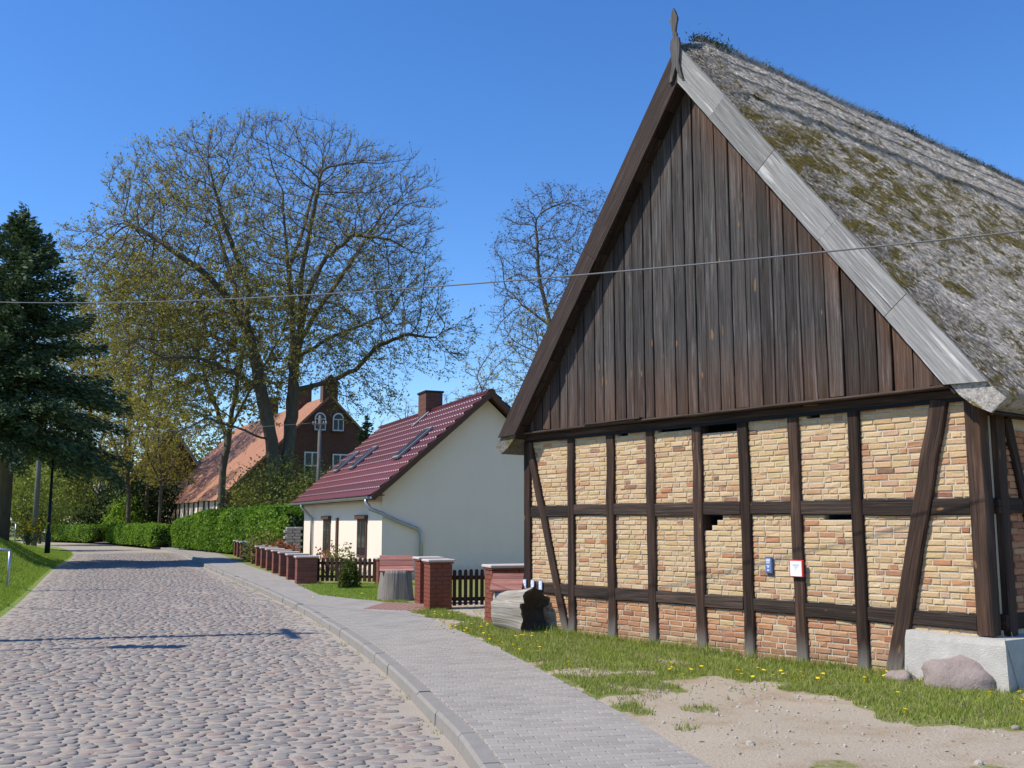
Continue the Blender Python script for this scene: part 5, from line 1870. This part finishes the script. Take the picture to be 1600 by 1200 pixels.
BT2 = make_tree('bare_tree', 'low crooked bare tree with yellowish buds right of the house ridge', (.3, 45, 0), [[(0, 0, -.2), (-.2, 0, 3.5), (-.7, .2, 5.6), (-1.5, 0, 6.9), (-1.9, .3, 8.2)], [(-.4, 0, 4.5), (.6, .4, 7), (.9, .5, 9.5)]],
                [(-.8, 0, 7.6, 2.1, 2.0, 2.4), (.9, 0, 9.0, 1.7, 1.6, 2.8)], 1500, .28, .010, 2.3, 43, M['bud_y'], zmin=5, per=3, tl=.4, tw=.010, lper=2, ls=.06, infl=4, kill=.42, twig=M['twig_grey'])
BT3 = make_tree('bare_tree', 'small far bare tree above the ridge, right of the chimney', (-6.0, 92, 0), [[(0, 0, -.2), (.1, 0, 4), (.2, .2, 8), (0, 0, 11)], [(.1, 0, 4.5), (1.4, .4, 8.5)], [(.1, 0, 4.5), (-1.5, .4, 8.5)]],
                [(0, 0, 9.3, 3.6, 3, 4.4)], 520, .55, .016, 2.3, 45, M['bud_b'], zmin=4, per=4, tl=.8, tw=.014, lper=0, ls=.06, infl=5, kill=.8, twig=M['twig_grey'], group='far bare trees above the red roof')
copy_tree(BT3, (-10.2, 95, 0), 2.0, (1.0, 1.0, .98), 'small far bare tree above the ridge, left of the chimney')
copy_tree(BT3, (-1.8, 84, 0), 3.3, (.9, .9, .95), 'small far bare tree peeping over the ridge near the gable peak')


# conifers ------------------------------------------------------------------
def conifer(name, label, loc, H, Rm, z0, seed, mat, nwh, nspray, sz, droop=.35, cat='tree', bmat=None, trunk_r=.28):
    g = np.random.default_rng(seed)
    t = thing(name, label, cat, loc)
    m = MB(); m.tube([(0, 0, -.3), (.05, 0, H * .4), (0, .03, H * .75), (0, 0, H)], [trunk_r, trunk_r * .75, trunk_r * .35, .015], 8); m.build('trunk', M['bark'], t, True)
    B = MB(); C, D, S = [], [], []
    for wv in range(nwh):
        f = wv / (nwh - 1)
        z = z0 + (H * .985 - z0) * f
        nb_ = int(8 - 3 * f)
        L0 = Rm * ((1 - f) ** .85) * (1 if f > .10 else .80 + 2 * f)
        for b in range(nb_):
            a = g.random() * 6.283
            L = L0 * g.uniform(.70, 1.12) + .12
            dirh = np.array([math.cos(a), math.sin(a), 0])
            zt = z + g.uniform(-.15, .15)
            end = np.array([0, 0, zt]) + dirh * L + np.array([0, 0, (-droop * L * (1 - f)) + .45 * L * f])
            mid = np.array([0, 0, zt]) + dirh * L * .55 + np.array([0, 0, -.12 * L * (1 - f)])
            B.tube([(0, 0, zt), tuple(mid), tuple(end)], [.05 * (1 - f) + .012, .03 * (1 - f) + .008, .005], 3, cap=False)
            ns = max(6, int(nspray * L / Rm))
            s = g.random(ns) ** .7
            p = np.where(s[:, None] < .55, np.array([0, 0, zt]) + (mid - [0, 0, zt]) * (s / .55)[:, None], mid + (end - mid) * ((s - .55) / .45)[:, None])
            side = np.cross(dirh, [0, 0, 1.0])
            wid = (.34 * L * (1.05 - s) * .9 + .10)
            p = p + side * (g.uniform(-1, 1, ns) * wid)[:, None] + np.array([0, 0, 1]) * g.normal(-.10 * sz / .2, .10 * sz / .2 + .03, ns)[:, None]
            d = dirh * .8 + side * g.normal(0, .55, ns)[:, None] + np.array([0, 0, 1]) * g.normal(-.35 * (1 - f) + .25 * f, .3, ns)[:, None]
            C.append(p); D.append(d)
    C = np.concatenate(C); D = np.concatenate(D); D /= np.linalg.norm(D, axis=1)[:, None]
    n = len(C)
    w = np.cross(D, g.normal(0, 1, (n, 3))); w /= np.linalg.norm(w, axis=1)[:, None] + 1e-9
    L = sz * g.uniform(.5, 1.3, (n, 1))
    V = np.stack([C - D * L * .5, C + w * L * .20, C + D * L * .7, C - w * L * .20], 1).reshape(-1, 3)
    cr = B.build('crown', bmat or M['twig'], t)
    link('needles', np_mesh('needles', V, np.arange(4 * n).reshape(-1, 4), mat, np.repeat(g.random(n), 4)), cr, kind='stuff')
    return t


conifer('spruce_tree', 'tall dark spruce at the left edge above the grassy bank', (-21.0, 41.5, .9), 14.2, 5.3, 4.2, 51, M['spruce'], 38, 620, .21, trunk_r=.33)
conifer('spruce_tree', 'young dark spruce behind the white house roof', (-9.6, 66, 0), 8.6, 2.6, 1.0, 52, M['spruce'], 26, 130, .26, .1)
conifer('dwarf_conifer', 'small yellow-green dwarf conifer on the lawn by the fence', (-4.05, 25.25, 0), .60, .19, .04, 53, M['thuja'], 14, 40, .07, -.5, 'shrub', trunk_r=.03)


# hedges and shrubs -----------------------------------------------------------
def leaf_cloud(C, N, sz, seed):
    g = np.random.default_rng(seed); n = len(C)
    a = N + g.normal(0, .6, (n, 3)); a /= np.linalg.norm(a, axis=1)[:, None] + 1e-9
    t1 = np.cross(a, g.normal(0, 1, (n, 3))); t1 /= np.linalg.norm(t1, axis=1)[:, None] + 1e-9
    t2 = np.cross(a, t1)
    s = sz * g.uniform(.6, 1.3, (n, 1))
    return np.stack([C - t1 * s, C + t2 * s * .55, C + t1 * s, C - t2 * s * .55], 1).reshape(-1, 3), np.arange(4 * n).reshape(-1, 4), np.repeat(g.random(n), 4)


def hedge(label, line, w, hgt, seed, n, mat, sz=.07, group='clipped hedges along the street'):
    """rounded hedge along a polyline"""
    g = np.random.default_rng(seed)
    o = line[0]
    t = thing('hedge', label, 'hedge', (o[0], o[1], 0), 0, group)
    pts_ = catmull(np.array(line, float), 14)
    S = np.concatenate([[0], np.cumsum(np.hypot(*np.diff(pts_, axis=0).T))]); tot = S[-1]

    def prof(s, a, infl):
        x = np.interp(s, S, pts_[:, 0]) - o[0]; y = np.interp(s, S, pts_[:, 1]) - o[1]
        e = 1e-2
        tx = np.interp(s + e, S, pts_[:, 0]) - np.interp(s - e, S, pts_[:, 0]); ty = np.interp(s + e, S, pts_[:, 1]) - np.interp(s - e, S, pts_[:, 1])
        l_ = np.hypot(tx, ty) + 1e-9
        nx, ny = ty / l_, -tx / l_
        endf = np.clip(np.minimum(s, tot - s) / .5, .0, 1) ** .45
        c, si = np.cos(a), np.sin(a)
        mm = (np.abs(c) ** 4 + np.abs(si) ** 4) ** (-.25)
        hv = (hgt(s / tot) if callable(hgt) else hgt)
        q = w / 2 * c * mm * endf * infl
        z = hv * (.5 + .5 * si * mm * (.6 + .4 * endf)) * (infl if True else 1)
        nz_ = np.array([mnoise.noise(Vector((a_ * 1.0 + 3, b_ * 1.1, seed))) for a_, b_ in zip(a, s)]) * .14
        q = q + nz_ * c; z = z + nz_ * np.maximum(0, si)
        return np.stack([x + nx * q, y + ny * q, np.maximum(z, .02)], -1), np.stack([nx * c, ny * c, si], -1)

    ns, na = max(8, int(tot / .5)), 14
    ss, aa = np.meshgrid(np.linspace(0, tot, ns), np.linspace(0, 2 * np.pi, na, endpoint=False), indexing='ij')
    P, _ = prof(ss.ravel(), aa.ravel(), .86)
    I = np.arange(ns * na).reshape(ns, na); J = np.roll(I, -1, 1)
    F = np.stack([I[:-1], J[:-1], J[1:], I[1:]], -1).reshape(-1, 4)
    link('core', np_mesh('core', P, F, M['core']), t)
    s = g.random(n) * tot; a = g.uniform(-.9, math.pi + .9, n)
    P, N_ = prof(s, a, 1.0)
    P = P - N_ * (g.random((n, 1)) ** 2 * .22) + N_ * np.maximum(0, g.normal(-.02, .05, (n, 1)))
    V, F, rn_ = leaf_cloud(P, N_ * .5, sz, seed)
    lf = np.array([mnoise.noise(Vector((p[0] * .55, p[1] * .55, p[2] * .8 + seed))) for p in P])
    rn_ = np.clip(.55 * rn_ + .45 * np.repeat(.5 + 1.1 * lf, 4), 0, 1)
    link('foliage', np_mesh('foliage', V, F, mat, rn_), t, kind='stuff')
    return t


hedge('tall bright green hedge behind the row of low brick pillars', [(-20.3, 62.5), (-16.8, 57), (-13.0, 50.5), (-9.9, 45.2), (-9.2, 43.6)], 1.9, lambda f: np.interp(f, [0, .1, .25, 1], [1.75, 1.9, 2.25, 2.35]), 61, 26000, M['hedge'], .085)
hedge('low clipped hedge in front of the half-timbered farmhouse side', [(-22.4, 65), (-25.5, 70), (-30.5, 77.5)], 1.5, 1.45, 62, 14000, M['hedge'], .09)
hedge('far low hedge where the street bends away', [(-33.5, 82), (-38.5, 87), (-42, 90)], 1.6, 1.35, 63, 7000, M['hedge'], .09)


def shrub(name, label, loc, rx, rz_, n, mat, sz, seed, stems=14, cat='shrub', clump=10, group=None, zc=.55):
    g = np.random.default_rng(seed)
    t = thing(name, label, cat, loc, 0, group)
    m = MB()
    tips = []
    for i in range(stems):
        a = g.random() * 6.283; q = g.random() ** .6
        tip = np.array([math.cos(a) * rx * q, math.sin(a) * rx * q, rz_ * (2 * zc) * g.uniform(.65, 1.0)])
        m.tube([(math.cos(a) * .08 * rx, math.sin(a) * .08 * rx, -.05), tuple(tip * [.45, .45, .55]), tuple(tip)], [.016 + .008 * rx, .012 + .004 * rx, .005], 4, cap=False)
        tips.append(tip)
    m.build('stems', M['twig'], t)
    C = []
    for i in range(n // clump):
        v = g.normal(0, 1, 3); v /= np.linalg.norm(v)
        c = v * (g.random() ** .4) * np.array([rx, rx, rz_]) + np.array([0, 0, rz_])
        if c[2] < .05: continue
        C.append(c + g.normal(0, min(rx, rz_) * .13, (clump, 3)))
    C = np.concatenate(C); C[:, 2] = np.maximum(C[:, 2], .03)
    V, F, rn_ = leaf_cloud(C, g.normal(0, 1, C.shape), sz, seed)
    link('foliage', np_mesh('foliage', V, F, mat, rn_), t, kind='stuff')
    return t


shrub('shrub', 'wild yellow-green shrub tangle under the oak before the farmhouse', (-12.6, 55.5, 0), 3.4, 2.6, 9500, M['shrub'], .075, 71, 60)
shrub('shrub', 'olive budding shrub right of the oak trunk', (-10.2, 54, 0), 2.2, 2.3, 5200, M['shrub'], .07, 72, 40)
shrub('shrub', 'yellowish budding shrub left of the oak before the orange roof', (-17.0, 66.5, 0), 1.9, 2.3, 3000, M['bud_y'], .10, 73, 46)
shrub('shrub', 'dark evergreen shrub mass at the far corner of the farmhouse', (-31.5, 86, 0), 3.2, 3.2, 5200, M['ivy'], .16, 74, 20)
shrub('shrub', 'dark evergreen shrub before the old barn gable', (-36.0, 90, 0), 3.6, 2.6, 5200, M['ivy'], .16, 78, 20)
shrub('shrub', 'fresh green shrub at the farmhouse eave corner', (-32.2, 83.5, 0), 1.6, 1.9, 2400, M['fresh'], .12, 85, 10)
shrub('garden_shrub', 'light green leafy garden shrub beside the far house corner', (-9.55, 41.2, 0), .55, 1.05, 1300, M['fresh'], .06, 76, 10)
shrub('garden_shrub', 'red-leaved garden shrub behind the low pillars', (-8.5, 37.4, 0), .7, .5, 900, M['redleaf'], .06, 77, 12)
shrub('garden_shrub', 'yellow-green low garden shrub beside the red-leaved one', (-9.9, 40.2, 0), .9, .65, 1300, M['shrub'], .06, 79, 12)
shrub('garden_shrub', 'sparse garden shrub under the nearer house window', (-5.15, 30.6, 0), .50, .52, 420, M['shrub'], .05, 80, 12)
shrub('garden_shrub', 'sparse reddish garden shrub left of the nearer house window', (-5.9, 32.4, 0), .42, .46, 320, M['redleaf'], .045, 86, 10)
FO = shrub('flowering_shrub', 'yellow-flowering shrub on the bank beside the lamp post', (-20.6, 43.0, .72), .52, .48, 420, M['shrub'], .055, 81, 16)
g_ = np.random.default_rng(84)
V, F, rn_ = leaf_cloud(g_.normal(0, 1, (150, 3)) * [.34, .34, .22] + [0, 0, .70], g_.normal(0, 1, (150, 3)), .075, 84)
link('blossoms', np_mesh('blossoms', V, F, M['dandelion'], rn_), FO, kind='stuff')
# willow and far greenery at the left
WL = make_tree('willow_tree', 'weeping willow with hanging yellow-green shoots behind the spruce', (-35.5, 76, .3), [[(0, 0, -.3), (.1, 0, 3), (.5, .2, 5.5), (1, 0, 7.5)], [(.1, 0, 3.2), (-1.6, .3, 5.5), (-2.4, .3, 7)]],
               [(0, 0, 6.6, 3.6, 3, 2.6)], 420, .5, .02, 2.3, 83, M['willow'], zmin=3.2, per=7, tl=2.2, tw=.016, lper=7, ls=.13, infl=5, kill=.8, droop=1.3)
for i, (x, y, rx, rz_, mt, lab) in enumerate(((-46, 112, 5.5, 5.2, 'farleaf', 'rounded pale green tree at the end of the street'), (-54, 118, 6, 6.5, 'farleaf', 'tall grey-green tree mass beyond the street bend'), (-62, 112, 5.5, 5.0, 'shrub', 'olive green tree beyond the lamp posts'), (-41, 106, 4, 3.6, 'shrub', 'low olive tree in front of the far pale tree'), (-70, 122, 7, 6, 'farleaf', 'broad far tree at the left edge behind the spruce trunk'), (-36, 122, 6, 6.0, 'farleaf', 'far pale tree behind the old barn'))):
    shrub('background_tree', lab, (x, y, 0), rx, rz_, 5200, M[mt], .26, 90 + i, 24, 'tree', 12, 'far trees at the end of the street')
for i, (x, y, rx, rz_, lab) in enumerate(((-33.5, 60, 2.6, 1.7, 'dark green bush under the spruce behind the railing'), (-38, 66, 3.0, 2.0, 'dark bush on the bank left of the lamp post'))):
    shrub('bank_bush', lab, (x, y, .8), rx, rz_, 3600, M['ivy'], .13, 100 + i, 16, 'shrub', 10)


g_ = np.random.default_rng(120)
N = 15000
xx = g_.uniform(-115, -20, N); hh_ = np.array([7.5 + 3.2 * mnoise.noise(Vector((x * .09, 1, 0))) + 1.6 * mnoise.noise(Vector((x * .33, 4, 0))) for x in xx])
C = np.stack([xx, 150 + g_.normal(0, 3.0, N), hh_ * g_.random(N) ** .55], -1)
V, F, rn_ = leaf_cloud(C, g_.normal(0, 1, C.shape), .42, 121)
tag(link('far_wood', np_mesh('far_wood', V, F, M['farleaf'], rn_), None, kind='stuff'), 'hazy wood beyond the end of the street')

shrub('willow_bush', 'light yellow-green willow growth under the spruce behind the bank', (-29.3, 61.5, .3), 2.4, 2.9, 4200, M['willow'], .11, 130, 24)

# pollarded stump tree at the bend
t = thing('pollard_tree', 'slim leaning pollarded tree with pale cut crown at the bend', 'tree', (-36.3, 89.2, 0))
m = MB(); m.tube([(0, 0, -.1), (-.1, 0, 1.6), (-.35, 0, 3.2), (-.55, 0, 4.1)], [.2, .17, .15, .17], 8); m.build('trunk', M['bark'], t, True)
m = MB()
for a, b, c in ((-.9, .1, 4.9), (-.35, 0, 5.2), (0, .1, 4.8), (.3, -.1, 4.5)): m.tube([(-.55, 0, 4.0), ((a - .55) / 2, b, 4.4), (a, b, c)], [.16, .14, .10], 7)
m.build('crown', M['silver'], t, True)

# ------------------------------------------------------------------ street furniture, poles and wires
t = thing('street_lamp', 'dark iron street lamp with lantern head on the left bank', 'street lamp', (-19.75, 43, .62))
m = MB(); m.tube([(0, 0, -.3), (0, 0, .5), (0, 0, .55), (0, 0, 3.75)], [.11, .11, .07, .05], 10); m.build('post', M['iron'], t, True)
m = MB(); m.tube([(0, 0, 3.7), (0, 0, 3.85), (0, 0, 4.25), (0, 0, 4.32), (0, 0, 4.5)], [.05, .12, .2, .23, .03], 6); m.build('lantern', M['iron'], t)
m = MB(); m.tube([(0, 0, 3.88), (0, 0, 4.22)], [.135, .205], 6); m.build('lantern_glass', M['glass'], t)

t = thing('utility_pole', 'grey wooden utility pole beside the street lamp', 'pole', (-27.2, 57.5, .3))
m = MB(); m.tube([(0, 0, -.4), (0, 0, 4), (0, 0, 8)], [.16, .14, .11], 10); m.build('shaft', M['pole'], t, True)
m = MB(); m.bbox((0, 0, 7.6), (1.2, .1, .1), b=.01); m.build('crossarm', M['pole'], t)

t = thing('utility_pole', 'slim grey pole with crossarm in front of the brick farmhouse gable', 'pole', (-9.75, 50.5, 0))
m = MB(); m.tube([(0, 0, -.2), (0, 0, 3.5), (.0, 0, 7.0)], [.13, .11, .08], 10); m.build('shaft', M['pole_pale'] if 'pole_pale' in M else M['pole'], t, True)
m = MB(); m.bbox((0, -.1, 6.55), (.75, .06, .06), b=.01); m.build('crossarm', M['pole'], t)
for sx in (-.33, -.2, .2, .33):
    m = MB(); m.tube([(sx, -.1, 6.58), (sx, -.1, 6.64), (sx, -.1, 6.68)], [.02, .03, .015], 8); m.build('insulator', M['cap'], t, True)


def cable(label, pts_, r, sag):
    a, b = Vector(pts_[0]), Vector(pts_[1])
    L = []
    for i in range(41):
        f = i / 40; p = a.lerp(b, f); p.z -= sag * 4 * f * (1 - f); L.append(tuple(p))
    m = MB(); m.tube(L, r, 6)
    return tag(m.build('cable', M['wire'], None, True), label, 'cable')


# the long cable across the street; its poles stand outside the view on both sides
cable('pale cable hanging across the street in front of the barn gable', ((-16.6, 25.1, 7.45), (8.3, 5.33, 3.90)), .009, .58)
cable('thin line running left from the slim pole across the oak trunk', ((-9.9, 50.4, 6.62), (-33, 57, 7.4)), .011, .5)
t = thing('utility_pole', 'wooden pole carrying the cable at the left of the street', 'pole', (-16.7, 25.2, 1.2))
m = MB(); m.tube([(0, 0, -.6), (0, 0, 3), (0, 0, 6.5)], [.14, .12, .10], 10); m.build('shaft', M['pole'], t, True)
t = thing('utility_pole', 'wooden pole carrying the cable at the right of the yard', 'pole', (8.4, 5.25, 0))
m = MB(); m.tube([(0, 0, -.3), (0, 0, 2.4), (0, 0, 4.2)], [.14, .12, .10], 10); m.build('shaft', M['pole'], t, True)
# pole with crossarm and a lamp post left of the view: their shadows cross the cobbles
t = thing('utility_pole', 'tall pole with crossarm whose shadow crosses the cobbles', 'pole', (-10.75, 14.6, .9))
m = MB(); m.tube([(0, 0, -.5), (0, 0, 4), (0, 0, 7.9)], [.15, .13, .11], 10); m.build('shaft', M['pole'], t, True)
m = MB(); m.bbox((0, 0, 7.5), (.12, 1.5, .12), rz=.35, b=.01); m.build('crossarm', M['pole'], t)
t = thing('street_lamp', 'street lamp with flat head whose shadow falls on the cobbles', 'street lamp', (-10.95, 13.3, .9))
m = MB(); m.tube([(0, 0, -.4), (0, 0, 3), (0, 0, 5.4)], [.06, .05, .04], 8); m.build('post', M['steel'], t, True)
m = MB(); m.bbox((.3, 0, 5.45), (1.0, .34, .16), b=.05); m.build('lamp_head', M['steel'], t)


# railings on the bank
def railing(label, P, h, r=.028):
    t = thing('railing', label, 'railing', P[0])
    o = Vector(P[0])
    L = [Vector(p) - o for p in P]
    m = MB()
    top = [(p.x, p.y, p.z + h) for p in L]
    m.tube(top, r, 8); m.build('handrail', M['steel'], t, True)
    for p in (L[0], L[-1]):
        m = MB(); m.tube([(p.x, p.y, p.z - .15), (p.x, p.y, p.z + h - r * .5)], r, 8); m.build('post', M['steel'], t, True)
    return t


railing('galvanised tube railing beside the bank steps at the left edge', ((-10.22, 20.6, .52), (-10.5, 20.65, .56), (-11.6, 20.9, .95), (-13.6, 21.5, 1.5)), .54)
railing('thin pale railing climbing the bank behind the spruce trunk', ((-24.6, 50.0, .6), (-27.0, 51.5, 1.5), (-30.5, 53, 2.0)), .95, .03)

# pale bench at the bend
t = thing('bench', 'pale bench beside the far hedge at the street bend', 'bench', (-40.5, 85.5, 0), R(-25))
m = MB(); m.bbox((0, 0, .5), (2.2, .5, .08), b=.01); m.build('seat', M['cap'], t)
m = MB(); m.bbox((0, .25, .85), (2.2, .06, .25), b=.01); m.build('backrest', M['cap'], t)
for sx in (-.9, .9):
    m = MB(); m.bbox((sx, 0, .23), (.1, .45, .46), b=.01); m.build('leg', M['concrete'], t)
